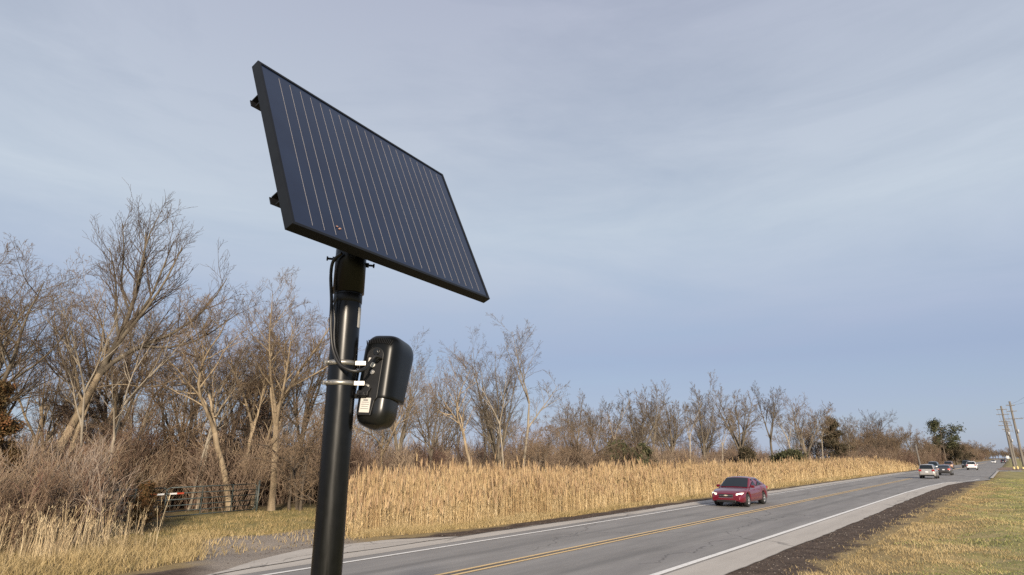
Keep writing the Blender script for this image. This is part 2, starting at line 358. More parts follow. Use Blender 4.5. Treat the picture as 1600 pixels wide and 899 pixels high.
def asphalt_material(name, base, dark, light, crack=True, tracks=False):
    m = bpy.data.materials.new(name); m.use_nodes = True
    n = m.node_tree.nodes; l = m.node_tree.links; b = n['Principled BSDF']; b.inputs['Roughness'].default_value = .85; b.inputs['Specular IOR Level'].default_value = .25
    t = n.new('ShaderNodeTexCoord')
    def noise(sc, det=5, ro=.6, st=(1, 1, 1), dist=0.0):
        z = n.new('ShaderNodeTexNoise'); z.inputs['Scale'].default_value = sc; z.inputs['Detail'].default_value = det; z.inputs['Roughness'].default_value = ro; z.inputs['Distortion'].default_value = dist
        g = n.new('ShaderNodeMapping'); g.inputs['Scale'].default_value = st; l.new(t.outputs['Object'], g.inputs[0]); l.new(g.outputs[0], z.inputs['Vector']); return z.outputs['Fac']
    def mth(op, a, b_, c=None, clamp=False):
        q = n.new('ShaderNodeMath'); q.operation = op; q.use_clamp = clamp
        for i, v in enumerate((a, b_, c)):
            if v is None: continue
            if isinstance(v, (int, float)): q.inputs[i].default_value = v
            else: l.new(v, q.inputs[i])
        return q.outputs[0]
    f = mth('ADD', mth('MULTIPLY', noise(1.3, 7, .7, (1, .12, 1)), .55), mth('MULTIPLY', noise(55, 3, .8), .45))
    r = n.new('ShaderNodeValToRGB'); cr = r.color_ramp; cr.elements.new(.5)
    for e, (p, c) in zip(cr.elements, [(.32, dark), (.5, base), (.68, light)]): e.position = p; e.color = (*c, 1)
    l.new(f, r.inputs[0]); col = r.outputs[0]
    def mixc(fac, a, c):
        q = n.new('ShaderNodeMix'); q.data_type = 'RGBA'; l.new(fac, q.inputs[0]); l.new(a, q.inputs[6]); q.inputs[7].default_value = (*c, 1); return q.outputs[2]
    if tracks:
        s = n.new('ShaderNodeSeparateXYZ'); l.new(t.outputs['Object'], s.inputs[0])
        # polished wheel tracks and oil strip: wear that runs along each lane
        for c0, wd, tint, amt in ((-12.6, .35, (.24, .23, .22), .30), (-11.0, .35, (.24, .23, .22), .25), (-9.2, .4, (.20, .195, .19), .3), (-7.5, .35, (.21, .2, .2), .3), (-8.35, .35, (.09, .09, .09), .35), (-11.8, .3, (.09, .09, .09), .3)):
            d = mth('ABSOLUTE', mth('SUBTRACT', s.outputs['X'], c0), 0)
            g = n.new('ShaderNodeMapRange'); g.interpolation_type = 'SMOOTHSTEP'; g.inputs['From Min'].default_value = 0; g.inputs['From Max'].default_value = wd; g.inputs['To Min'].default_value = amt; g.inputs['To Max'].default_value = 0
            l.new(d, g.inputs[0]); col = mixc(mth('MULTIPLY', g.outputs[0], mth('MULTIPLY', noise(.6, 4, .6, (1, .2, 1)), 1.8, clamp=True)), col, tint)
    if crack:
        vo = n.new('ShaderNodeTexVoronoi'); vo.feature = 'DISTANCE_TO_EDGE'; vo.inputs['Scale'].default_value = .22
        g = n.new('ShaderNodeMapping'); g.inputs['Scale'].default_value = (1, .55, 1); zz = n.new('ShaderNodeTexNoise'); zz.inputs['Scale'].default_value = .9; zz.inputs['Detail'].default_value = 6
        va = n.new('ShaderNodeVectorMath'); va.operation = 'MULTIPLY_ADD'; va.inputs[1].default_value = (1.6, 1.6, 0)
        l.new(t.outputs['Object'], zz.inputs['Vector']); l.new(zz.outputs['Color'], va.inputs[0]); l.new(t.outputs['Object'], va.inputs[2]); l.new(va.outputs[0], g.inputs[0]); l.new(g.outputs[0], vo.inputs['Vector'])
        q = n.new('ShaderNodeMapRange'); q.inputs['From Min'].default_value = .001; q.inputs['From Max'].default_value = .008; q.inputs['To Min'].default_value = .5; q.inputs['To Max'].default_value = 0
        l.new(vo.outputs['Distance'], q.inputs[0])
        gate = mth('GREATER_THAN', noise(.12, 2), .46)
        col = mixc(mth('MULTIPLY', q.outputs[0], gate), col, (.035, .033, .032))
    l.new(col, b.inputs['Base Color'])
    bp = n.new('ShaderNodeBump'); bp.inputs['Strength'].default_value = .5; bp.inputs['Distance'].default_value = .006
    l.new(noise(90, 3, .8), bp.inputs['Height']); l.new(bp.outputs[0], b.inputs['Normal'])
    return m

RY = np.concatenate([np.arange(-60, 120, .35), np.arange(120, 300, 2), np.arange(300, 1250, 50)])
LE = lambda y: lerp(y, [(-60, -13.85), (5.5, -13.9), (8, -14.3), (10, -14.45)]) + wob(y, .05, 40) - lerp(y, [(0, 0), (60, .7), (120, 1.0)])
RE = lambda y: lerp(y, [(-60, -5.42), (60, -5.3), (72, -5.0), (82, -4.2), (92, -2.3), (140, -2.2), (2400, -2.2)]) + wob(y, .05, 900)
asph = asphalt_material('road_asphalt', (.235, .225, .215), (.15, .143, .137), (.33, .317, .302), tracks=True)
conc = asphalt_material('pale_shoulder_pavement', (.44, .405, .36), (.34, .31, .275), (.53, .49, .44))
edge_strip('road', RY, LE, RE, .000, asph, 6)
edge_strip('road_shoulder_near', [y for y in RY if y < 82], lambda y: lerp(y, [(-60, -6.45), (60, -6.40), (82, -5.6)]), lambda y: RE(y) - .02, .004, conc, 3)
edge_strip('road_shoulder_far', [y for y in RY if y < 130], lambda y: LE(y) + .02, lambda y: -13.72 - lerp(y, [(0, 0), (60, .45), (120, .8)]), .004, conc, 3)
# paved mouth of the track on the far side
AY = np.arange(6.6, 15.6, .25)
edge_strip('driveway_apron', AY, lambda y: lerp(y, [(6.6, -14.1), (7.6, -14.6), (8.6, -15.3), (10.5, -16.05), (13.2, -15.75), (14.6, -15.0), (15.6, -14.4)]) + wob(y, .06, 77), lambda y: LE(y) + .06, .008, conc, 4)

def paint(name, col, wear=.42):
    m = bpy.data.materials.new(name); m.use_nodes = True
    n = m.node_tree.nodes; l = m.node_tree.links; b = n['Principled BSDF']; b.inputs['Roughness'].default_value = .7
    t = n.new('ShaderNodeTexCoord'); z = n.new('ShaderNodeTexNoise'); z.inputs['Scale'].default_value = 9; z.inputs['Detail'].default_value = 9; z.inputs['Roughness'].default_value = .75
    l.new(t.outputs['Object'], z.inputs['Vector'])
    r = n.new('ShaderNodeValToRGB'); r.color_ramp.elements[0].position = wear - .1; r.color_ramp.elements[1].position = wear + .03
    r.color_ramp.elements[0].color = (.22, .2, .18, 1); r.color_ramp.elements[1].color = (*col, 1)
    l.new(z.outputs['Fac'], r.inputs[0]); l.new(r.outputs[0], b.inputs['Base Color']); return m
MY = np.concatenate([np.arange(-40, 130, 1.0), np.arange(130, 420, 5)])
wp = paint('white_road_paint', (.76, .74, .70)); yp = paint('yellow_road_paint', (.68, .48, .23))
tar = mat('tar_seal', (.03, .028, .027), .7, var=.3)
def line_mark(name, y0, y1, f, wd, m, z=.012):
    edge_strip(name, [y for y in MY if y0 <= y <= y1], lambda y: f(y) - wd / 2, lambda y: f(y) + wd / 2, z, m)
FL = lambda y: lerp(y, [(-40, -13.15), (20, -13.3), (45, -13.6), (110, -14.0), (420, -14.0)])
CL = lambda y: lerp(y, [(-40, -10.22), (100, -10.05), (420, -10.0)])
NL = lambda y: lerp(y, [(-40, -6.66), (55, -6.5), (68, -6.25), (78, -5.75), (89, -3.7), (95, -3.3)])
line_mark('road_line_white', -40, 420, FL, .13, wp)
line_mark('road_line_white', -40, 95, NL, .17, wp)
line_mark('road_line_yellow', -40, 92, lambda y: CL(y) - .14, .11, yp)
line_mark('road_line_yellow', -40, 92, lambda y: CL(y) + .14, .11, yp)
line_mark('road_line_yellow', 130, 420, lambda y: CL(y) , .3, yp)
line_mark('road_seam', -40, 92, lambda y: CL(y) + wob(y, .02, 5), .03, tar)
line_mark('road_seam', 3, 30, lambda y: LE(y) + .1 + wob(y, .04, 15), .05, tar, .016)

# ------------------------------------------------------------------ BARE TREES
def norm(v): return v / (np.linalg.norm(v, axis=-1, keepdims=True) + 1e-9)

def polyl(rng, st, d, ln, K, wig, up):
    B = len(st); P = np.empty((B, K, 3)); P[:, 0] = st; D = np.empty((B, K, 3)); dd = d.copy(); D[:, 0] = dd
    for k in range(1, K):
        dd = norm(dd + rng.normal(0, wig, (B, 3)) + np.array([0, 0, 1.0]) * up)
        P[:, k] = P[:, k - 1] + dd * (ln / (K - 1))[:, None]; D[:, k] = dd
    return P, D

def grow(seed, H=12.0, r0=.16, stems=1, lean=(0, 0), first=.35, spread=.9, counts=(11, 6, 6, 4), ratios=(.5, .5, .5, .5), wig=(.07, .11, .13, .15, .17), up=(.05, .05, .025, .01, .0), rmin=.006, base_r=.0, fork=0, ang=(35, 55), trunk_frac=.92):
    """returns list of levels (P, R)"""
    rng = np.random.default_rng(seed); B = stems
    st = np.stack([rng.normal(0, base_r + 1e-6, B), rng.normal(0, base_r + 1e-6, B), np.full(B, -.15)], -1)
    a = rng.uniform(0, 2 * math.pi, B); k = (0 if B == 1 else spread * .35)
    d = norm(np.stack([np.cos(a) * k + lean[0], np.sin(a) * k + lean[1], np.ones(B)], -1))
    ln = H * trunk_frac * (1 if B == 1 else rng.uniform(.75, 1, B)) * np.ones(B); r = r0 * (1 if B == 1 else rng.uniform(.6, 1, B)) * np.ones(B)
    levels = []; K = 11
    if fork:                                   # a bole that divides into leaders
        fh = first; nl = fork
        P, D = polyl(rng, st, d, ln * fh / trunk_frac, 8, wig[0] * .7, .03); t = np.linspace(0, 1, 8); RR = r[:, None] * (1 - .3 * t[None]); RR[:, 0] *= 1.3; RR[:, -1] *= .6
        levels.append((P, RR)); N = B * nl; par = np.repeat(np.arange(B), nl); i0 = rng.choice([5, 6, 6, 7], N); st = P[par, i0]; pd = D[par, i0]
        az_ = np.tile(np.arange(nl), B) * 2 * math.pi / nl + rng.uniform(-.5, .5, N); v = np.stack([np.cos(az_), np.sin(az_), np.zeros(N)], -1); an = np.radians(rng.uniform(10, 32, N))
        d = norm(pd * np.cos(an)[:, None] + v * np.sin(an)[:, None]); ln = H * (1 - fh) * rng.uniform(.72, 1.05, N); r = r0 * rng.uniform(.45, .68, N); B = N; first = .2
    for L_ in range(len(counts) + 1):
        P, D = polyl(rng, st, d, ln, K, wig[L_], up[L_] if L_ else up[0])
        t = np.linspace(0, 1, K)
        Rr = np.maximum(r[:, None] * (1 - .86 * t[None] ** 1.0), rmin * (1 if L_ < 3 else .8)) if L_ == 0 else np.maximum(r[:, None] * (1 - .75 * t[None]), rmin * .8)
        if L_ == 0: Rr[:, 0] *= 1.35
        levels.append((P, Rr))
        if L_ == len(counts): break
        nB = len(P); cnt = counts[L_]; N = nB * cnt
        par = np.repeat(np.arange(nB), cnt)
        f0 = first if L_ == 0 else .18
        tt = f0 + (1 - f0) * ((np.tile(np.arange(cnt), nB) + rng.uniform(0, .95, N)) / cnt)
        tt = np.clip(tt, 0, .98); kk = tt * (K - 1); i0 = np.minimum(kk.astype(int), K - 2); fr = (kk - i0)[:, None]
        st2 = P[par, i0] * (1 - fr) + P[par, i0 + 1] * fr; pd = D[par, i0 + 1]
        an = np.radians(rng.uniform(ang[0], ang[1], N)); v = rng.normal(0, 1, (N, 3)); v -= (v * pd).sum(1, keepdims=True) * pd; v = norm(v)
        if L_ >= 1: v = norm(v + np.array([0, 0, .22]))
        d2 = norm(pd * np.cos(an)[:, None] + v * np.sin(an)[:, None])
        parlen = ln[par]; ln2 = parlen * ratios[L_] * (1.12 - .5 * (tt if L_ else (tt - f0) / (1 - f0))) * rng.uniform(.65, 1.2, N)
        r2 = np.minimum(Rr[par, i0] * rng.uniform(.45, .75, N), ln2 * .022 + rmin)
        st, d, ln, r = st2, d2, ln2, np.maximum(r2, rmin); K = (8, 6, 4, 3)[L_]
    return levels

def bake(levels, lv, sides):
    Vs, Fs, o = [], [], 0
    for i in lv:
        if i >= len(levels): continue
        V, F = tube_batch(levels[i][0], levels[i][1], sides[i]); Vs.append(V); Fs.append(F + o); o += len(V)
    return np.concatenate(Vs), np.concatenate(Fs)

PROTO = {}
def tree_proto(key, bark, twig, H, **kw):
    lv = grow(H=H, **kw); fk = 1 if kw.get('fork') else 0; sd = (9, 7, 5, 3, 3, 3) if fk else (9, 6, 4, 3, 3)
    V, F = bake(lv, (0, 1, 2)[:2 + fk], sd); t = mesh_np(key + '_trunk', V, F, [M[bark]], smooth=True)
    V2, F2 = bake(lv, (2, 3, 4) if not fk else (3, 4, 5), sd); c = mesh_np(key + '_crown', V2, F2, [M[twig]])
    top = max(V[:, 2].max(), V2[:, 2].max()); PROTO[key] = (t, c, top)

W4 = (.045, .07, .09, .11, .13)
near_kw = dict(rmin=.006, wig=W4)
tree_proto('upright', 'bark_tan', 'twig_brown', 13, seed=11, r0=.17, first=.42, fork=4, counts=(10, 6, 5, 3), ratios=(.40, .5, .52, .5), ang=(24, 50), **near_kw)
tree_proto('spread', 'bark_grey', 'twig_brown', 12, seed=12, r0=.2, first=.3, fork=5, counts=(10, 6, 5, 3), ratios=(.5, .5, .52, .5), ang=(28, 58), up=(.0, .05, .02, .01, .0), **near_kw)
tree_proto('vine', 'bark_dark', 'twig_red', 11, seed=13, r0=.15, first=.3, counts=(20, 8, 7, 4), ratios=(.26, .6, .6, .55), ang=(40, 85), wig=(.16, .28, .3, .3, .3), rmin=.006)
tree_proto('twin', 'bark_tan', 'twig_brown', 12, seed=14, r0=.17, stems=2, first=.4, fork=3, counts=(8, 6, 5, 3), ratios=(.42, .5, .52, .5), ang=(25, 52), **near_kw)
tree_proto('multi', 'bark_grey', 'twig_grey', 12, seed=15, r0=.15, first=.18, fork=6, counts=(9, 6, 5, 3), ratios=(.42, .5, .52, .5), ang=(26, 54), **near_kw)
tree_proto('slender', 'bark_pale', 'twig_grey', 13, seed=16, r0=.10, first=.55, fork=3, counts=(8, 6, 5, 3), ratios=(.45, .5, .52, .5), ang=(24, 50), **near_kw)
tree_proto('bent', 'bark_tan', 'twig_brown', 12, seed=17, r0=.16, first=.4, fork=3, counts=(10, 6, 5, 3), ratios=(.45, .5, .52, .5), wig=(.13, .12, .13, .15, .17), up=(.06, .06, .05, .03, .02), rmin=.006)
tree_proto('tangle', 'bark_dark', 'twig_brown', 10, seed=18, r0=.12, stems=3, spread=1.0, first=.15, counts=(11, 8, 6, 4), ratios=(.45, .55, .55, .5), wig=(.2, .26, .26, .26, .28), ang=(35, 75), base_r=.25, rmin=.006)
far_kw = dict(rmin=.014, wig=W4)
tree_proto('far_upright', 'bark_grey', 'twig_grey', 15, seed=21, r0=.24, first=.4, fork=3, counts=(10, 6, 5, 2), ratios=(.4, .5, .52, .5), ang=(24, 50), **far_kw)
tree_proto('far_fan', 'bark_grey', 'twig_grey', 15, seed=22, r0=.25, first=.25, fork=5, counts=(9, 6, 5, 2), ratios=(.42, .5, .52, .5), ang=(26, 54), **far_kw)
tree_proto('far_spread', 'bark_grey', 'twig_brown', 14, seed=23, r0=.26, first=.25, fork=5, counts=(10, 6, 5, 2), ratios=(.5, .5, .52, .5), ang=(30, 60), **far_kw)
tree_proto('far_slender', 'bark_pale', 'twig_grey', 14, seed=24, r0=.15, first=.5, fork=3, counts=(9, 6, 5, 2), ratios=(.42, .5, .52, .5), ang=(26, 54), **far_kw)
tree_proto('far_dark', 'bark_dark', 'twig_dark', 13, seed=25, r0=.3, first=.22, fork=6, counts=(8, 5, 5, 2), ratios=(.5, .5, .52, .5), ang=(30, 55), up=(-.02, .03, .02, .02, .02), **far_kw)
tree_proto('far_thick', 'bark_grey', 'twig_brown', 10, seed=26, r0=.15, stems=3, spread=1.0, first=.12, counts=(13, 7, 5, 3), ratios=(.42, .55, .55, .5), wig=(.12, .2, .22, .22, .25), ang=(30, 65), base_r=.3, rmin=.014)

# the big leaning tree: a long bare trunk leaning right, forked high
def hero_leaning():
    rng = np.random.default_rng(5)
    tr = np.array([smooth_path([(0, 0, -.2), (.35, 0, 2.2), (1.0, .1, 4.4), (1.75, .1, 6.6), (2.35, .2, 8.6), (2.75, .2, 10.6), (2.8, .3, 12.6), (2.7, .2, 14.2)], 2)])
    R0 = np.linspace(.25, .03, tr.shape[1])[None]; R0[0, 0] = .33
    limb_defs = [([(1.72, .1, 6.5), (2.7, .1, 7.5), (3.9, .3, 8.2), (5.2, .4, 8.9), (6.6, .3, 10.2), (7.4, .2, 11.6)], .13),
                 ([(1.95, .1, 7.2), (2.9, -.3, 8.5), (3.7, -.4, 9.6), (4.6, -.5, 11.2), (5.2, -.5, 13.1)], .12),
                 ([(2.3, .2, 8.4), (1.7, .5, 9.8), (1.3, .6, 11.6), (.7, .5, 13.4)], .08),
                 ([(2.4, .2, 8.8), (3.3, .4, 10.3), (3.7, .5, 12.0), (4.1, .5, 13.8)], .09),
                 ([(2.6, .2, 9.8), (2.0, .1, 11.2), (1.8, .1, 13.0), (1.5, .0, 14.6)], .06),
                 ([(2.7, .2, 10.6), (3.1, -.3, 12.0), (3.2, -.3, 13.6), (3.5, -.2, 15.0)], .06),
                 ([(3.6, .2, 8.0), (4.9, .5, 8.0), (6.3, .8, 8.6), (7.9, .9, 9.9)], .07),
                 ([(1.2, .1, 5.2), (.3, .5, 6.0), (-.9, .8, 6.6), (-1.9, .9, 7.6)], .05),
                 ([(1.4, .1, 5.8), (2.6, .4, 6.1), (4.0, .8, 6.0), (5.2, 1.0, 6.5)], .045)]
    limbs = np.array([[tuple(v) for v in resample(p, 9)] for p, _ in limb_defs]); LR = np.array([np.linspace(r, .02, 9) for _, r in limb_defs])
    P0 = tr; levels = [(P0, R0), (limbs, LR)]
    P, R_ = limbs, LR; ln = np.array([4.5] * len(limbs))
    allP = np.concatenate([limbs, np.array([resample([tuple(q) for q in tr[0][8:]], 9)])]); allR = np.concatenate([LR, np.linspace(.12, .03, 9)[None]])
    P, R_ = allP, allR; ln = np.full(len(allP), 4.6); D = np.gradient(P, axis=1); D = norm(D)
    for L_, (cnt, ratio, wig, up, K) in enumerate(((11, .56, .08, .06, 7), (6, .54, .10, .03, 5), (4, .55, .13, .02, 4))):
        nB, Kp = P.shape[:2]; N = nB * cnt; par = np.repeat(np.arange(nB), cnt)
        tt = np.clip(.12 + .86 * (np.tile(np.arange(cnt), nB) + rng.uniform(0, .95, N)) / cnt, 0, .98); kk = tt * (Kp - 1); i0 = np.minimum(kk.astype(int), Kp - 2); fr = (kk - i0)[:, None]
        st = P[par, i0] * (1 - fr) + P[par, i0 + 1] * fr; pd = norm(D[par, i0 + 1]); an = np.radians(rng.uniform(25, 50, N)); v = rng.normal(0, 1, (N, 3)); v -= (v * pd).sum(1, keepdims=True) * pd; v = norm(norm(v) + np.array([0, 0, .3]))
        d = norm(pd * np.cos(an)[:, None] + v * np.sin(an)[:, None]); l2 = ln[par] * ratio * (1.15 - .45 * tt) * rng.uniform(.6, 1.2, N)
        r2 = np.maximum(np.minimum(R_[par, i0] * .55, l2 * .014 + .006), .0075)
        P, D = polyl(rng, st, d, l2, K, wig, up); R_ = np.maximum(r2[:, None] * (1 - .7 * np.linspace(0, 1, K)[None]), .006); ln = l2; levels.append((P, R_))
    V, F = bake(levels, (0, 1), (10, 7, 4, 3, 3)); zf_ = V[F].mean(1); mi_ = (zf_[:, 2] > 6.6).astype(np.int32)
    t = mesh_np('leaning_trunk', V, F, [M['bark_tan'], M['bark_grey']], smooth=True, midx=mi_)
    V2, F2 = bake(levels, (2, 3, 4), (10, 7, 4, 3, 3)); c = mesh_np('leaning_crown', V2, F2, [M['twig_dark']])
    PROTO['leaning'] = (t, c, 15.2)
def resample(pts, K):
    pts = smooth_path([tuple(p) for p in pts], 6); a = np.array([tuple(p) for p in pts]); s = np.concatenate([[0], np.cumsum(np.linalg.norm(np.diff(a, axis=0), axis=1))]); t = np.linspace(0, s[-1], K)
    return np.stack([np.interp(t, s, a[:, i]) for i in range(3)], -1)
hero_leaning()

def tree(key, loc, height, rz, label, group=None, sx=1.0, tilt=(0, 0), name='bare_tree', cat='tree'):
    t, c, top = PROTO[key]; k = height / top
    e = empty(name, loc, 0, label, cat, group); e.rotation_euler = (tilt[0], tilt[1], rz); e.scale = (k * sx, k * sx, k)
    link('trunk', t, e); link('crown', c, e); return e

def ptree(key, px, fwd, ytop, rz, label, group=None, **kw):
    x, y, z = at(px, fwd); zt = at(px, fwd, ytop)[2]
    return tree(key, (x, y, -.03), zt, rz, label, group, **kw)

WOOD = 'bare trees in the wood beyond the road'
# near wood, left of the post
tree('leaning', (at(72, 29.5)[0], 29.5, -.03), 15.1, 0.0, 'tall bare tree with a long tan trunk leaning right and wide dark forked crown', WOOD)
ptree('spread', -45, 26, 352, 2.1, 'big bare tree at the left picture edge with dark arching branches', WOOD, sx=1.05)
ptree('vine', 42, 31, 520, 0.3, 'bare tree choked with drooping vine tangles left of the leaning trunk', WOOD)
ptree('twin', 182, 36, 430, 1.0, 'thick twin-trunked bare tree just right of the leaning trunk', WOOD, sx=1.1)
ptree('bent', 128, 41, 440, 2.6, 'leaning grey bare tree seen between leaning trunk and twin trunk', WOOD, tilt=(0, .12))
ptree('vine', 338, 34, 440, 0.8, 'dark crooked bare tree with dense reddish vine-laden crown', WOOD, sx=1.1)
ptree('tangle', 262, 33, 520, 4.4, 'low tangled bare tree above the left leaf of the gate', WOOD)
ptree('bent', 368, 31.5, 468, 0.2, 'bare tree with crooked tan trunk behind the middle of the gate', WOOD)
ptree('upright', 384, 33.5, 480, 3.9, 'straight bare tree close behind the crooked tan trunk', WOOD)
ptree('upright', 432, 32, 418, 0.9, 'tall pale-trunked bare tree at the right end of the gate', WOOD, sx=1.2)
ptree('bent', 402, 34, 560, 2.9, 'short leaning bare tree left of the tall pale trunk at the gate end', WOOD, tilt=(0, .22))
ptree('spread', 468, 37, 442, 4.0, 'bare tree with spreading twigs just left of the black post', WOOD, sx=.8)
ptree('tangle', 474, 31, 600, 1.2, 'low crooked bare tree leaning beside the black post', WOOD)
ptree('twin', 300, 44, 470, 5.0, 'bare tree far inside the wood above the gate post', WOOD)
# between post and reeds
ptree('multi', 622, 62, 503, 0.5, 'bare tree whose twig crown shows above the black camera', WOOD)
ptree('bent', 590, 42, 585, 1.5, 'leaning tan bare tree right behind the camera housing', WOOD, tilt=(0, -.15))
ptree('spread', 675, 47, 556, 3.0, 'open-crowned bare tree right of the camera housing', WOOD, sx=.8)
ptree('bent', 742, 47, 545, 0.0, 'bare tree with light crooked trunk left of the big multi-branched tree', WOOD, sx=.8)
ptree('multi', 782, 50, 500, 2.2, 'tall many-branched bare tree standing above the reeds mid picture', WOOD, sx=1.05)
ptree('slender', 812, 49, 497, 0.3, 'slim pale bare tree leaning right out of the reeds', WOOD, tilt=(0, .13), sx=1.2)
ptree('slender', 789, 46, 560, 1.7, 'thin white-stemmed bare tree rising straight from the reeds', WOOD)
ptree('tangle', 850, 52, 640, 0.7, 'low arching bare tree right of the slim pale tree', WOOD)
ptree('tangle', 905, 62, 628, 2.7, 'brown twiggy bare tree at the left end of the far tree row', WOOD)
# far row above the reeds
row = [('far_upright', 932, 70, 618, 'bare tree second from the left in the far row'), ('far_slender', 958, 74, 606, 'slim grey bare tree just right of a twiggy brown one'),
       ('far_fan', 998, 78, 597, 'fan-shaped bare tree over two dark green cedars'), ('far_upright', 1022, 82, 594, 'upright bare tree close right of the fan-shaped one'),
       ('far_fan', 1053, 86, 594, 'bare tree forking in a clear V mid far row'), ('far_slender', 1078, 90, 612, 'thin bare tree between the V-forked one and a tall narrow one'),
       ('far_upright', 1102, 94, 596, 'tall narrow bare tree left of the tallest in the far row'), ('far_fan', 1157, 106, 576, 'tallest broad bare tree of the far row above the red car'),
       ('far_slender', 1128, 100, 632, 'small pale bare tree under the tallest tree of the far row'), ('far_upright', 1208, 114, 592, 'bare tree right of the tallest one in the far row'),
       ('far_slender', 1238, 122, 628, 'short slim bare tree left of the big pale one'), ('far_spread', 1262, 128, 607, 'big pale bare tree left of the dark cedar'),
       ('far_slender', 1285, 130, 625, 'pale-limbed bare tree beside the dark pointed cedar'), ('far_spread', 1332, 150, 650, 'bare tree between the pointed cedar and the dark spreading tree'),
       ('far_dark', 1368, 176, 636, 'dark wide-spreading bare tree rising alone right of the pointed cedar'), ('far_spread', 1402, 190, 660, 'bare tree just right of the dark wide-spreading tree'),
       ('far_thick', 1440, 205, 668, 'bushy brown bare tree left of the flat-topped pine'), ('far_thick', 1500, 250, 681, 'bushy brown bare tree just right of the flat-topped pine')]
for i, (k, px, fw, yt, lab) in enumerate(row):
    ptree(k, px, fw, yt, i * 1.7, lab, WOOD, sx=1.0)

# fill: trees nobody could tell apart, deeper in the wood
rf = random.Random(3)
HERO = [(-45, 'left-edge tree'), (100, 'leaning trunk'), (182, 'twin trunk'), (262, 'left gate leaf'), (340, 'reddish vine-laden tree'), (400, 'right gate leaf'), (450, 'pale gate-end trunk'), (520, 'black pole'), (603, 'black camera'), (675, 'open-crowned tree'), (742, 'light crooked trunk'), (785, 'many-branched tree'), (835, 'slim pale tree'), (905, 'twiggy brown tree'), (998, 'fan-shaped tree'), (1053, 'V-forked tree'), (1102, 'tall narrow tree'), (1157, 'tallest far tree'), (1208, 'tree right of the tallest'), (1262, 'big pale tree'), (1308, 'pointed cedar'), (1368, 'dark spreading tree'), (1436, 'leaning post'), (1474, 'flat-topped pine'), (1516, 'white SUV'), (1551, 'far white car'), (1590, 'utility poles')]
KIND = {'upright': 'straight', 'spread': 'wide-crowned', 'vine': 'vine-choked', 'twin': 'two-stemmed', 'multi': 'low-forked', 'slender': 'slender pale', 'bent': 'crooked tan', 'tangle': 'tangled many-stemmed', 'far_upright': 'straight grey', 'far_fan': 'fan-shaped grey', 'far_spread': 'wide brown', 'far_slender': 'slender pale', 'far_dark': 'dark spreading', 'far_thick': 'bushy reddish-brown'}
USED = {}
def filler_label(key, p, h, where):
    px = 800 + FPX * p.x / (p.y * .961); i = min(range(len(HERO)), key=lambda k: abs(HERO[k][0] - px)); dx = px - HERO[i][0]
    side = 'directly behind' if abs(dx) < 9 else ('behind and right of' if dx > 0 else 'behind and left of')
    size = 'tall' if h > 11.5 else ('short' if h < 9.3 else 'mid-height')
    lab = '%s %s bare tree %s the %s' % (size, KIND[key], side, HERO[i][1]); full = lab + ', ' + where
    for cand in (full, full.replace('mid-height ', ''), full.replace('behind and ', ''), lab, lab.replace('bare', 'leafless'), full.replace('mid-height ', '').replace('behind and ', '').replace('bare', 'leafless')):
        if len(cand.replace('-', ' ').split()) <= 16 and USED.get(cand, where) == where:
            last = cand
            if cand not in USED: USED[cand] = where; return cand
    return last
def filler(n, a0, a1, o0, o1, h0, h1, keys, label, group):
    for i in range(n):
        al = a0 + (a1 - a0) * (i + rf.random()) / n; off = rf.uniform(o0, o1)
        p = road(off, al, -.05)
        if p.y < 5: continue
        key_ = rf.choice(keys); h_ = rf.uniform(h0, h1)
        tree(key_, p, h_, rf.uniform(0, 6.28), filler_label(key_, p, h_, label), group, sx=rf.uniform(.85, 1.1), tilt=(rf.uniform(-.07, .07), rf.uniform(-.07, .07)))
filler(17, -16, 30, -66, -33, 10.5, 13.5, ['upright', 'spread', 'upright', 'twin', 'multi', 'slender', 'bent', 'slender', 'vine'], 'deep in the wood', 'crowded bare trees behind the gate')
filler(12, -12, 24, -40, -31, 9.0, 12.0, ['slender', 'upright', 'slender'], 'near the wood edge', 'slim bare trees near the wood edge')
filler(8, -18, 16, -35, -31, 7.5, 11.0, ['upright', 'slender', 'bent', 'slender', 'tangle'], 'in the front thicket', 'young bare trees in the thicket behind the gate')
filler(17, 18, 60, -75, -44, 8, 11.0, ['far_upright', 'far_slender', 'far_fan', 'far_thick', 'far_spread'], 'beyond the reeds', 'small bare trees behind the reed bed')
filler(32, 60, 160, -75, -40, 9, 13.0, ['far_upright', 'far_slender', 'far_fan', 'far_spread', 'far_thick'], 'beyond the far reeds', 'bare trees behind the far reeds')
filler(40, 150, 330, -48, -22, 8, 13.0, ['far_thick', 'far_spread', 'far_thick', 'far_upright', 'far_dark'], 'by the distant road', 'brown bare trees along the left of the distant road')
filler(22, 330, 620, -42, -18, 9, 14, ['far_thick', 'far_spread', 'far_thick'], 'near the horizon', 'far left roadside trees near the horizon')
filler(24, 620, 1100, -36, -16, 13, 18, ['far_thick', 'far_spread', 'far_dark'], 'at the horizon', 'far left roadside trees at the horizon')
filler(26, 1300, 1500, -45, 22, 13, 19, ['far_thick', 'far_spread', 'far_dark'], 'closing the road end', 'trees closing the far end of the road')
filler(14, 420, 850, 3, 16, 10, 15, ['far_thick', 'far_spread'], 'right of the road', 'trees right of the distant road')

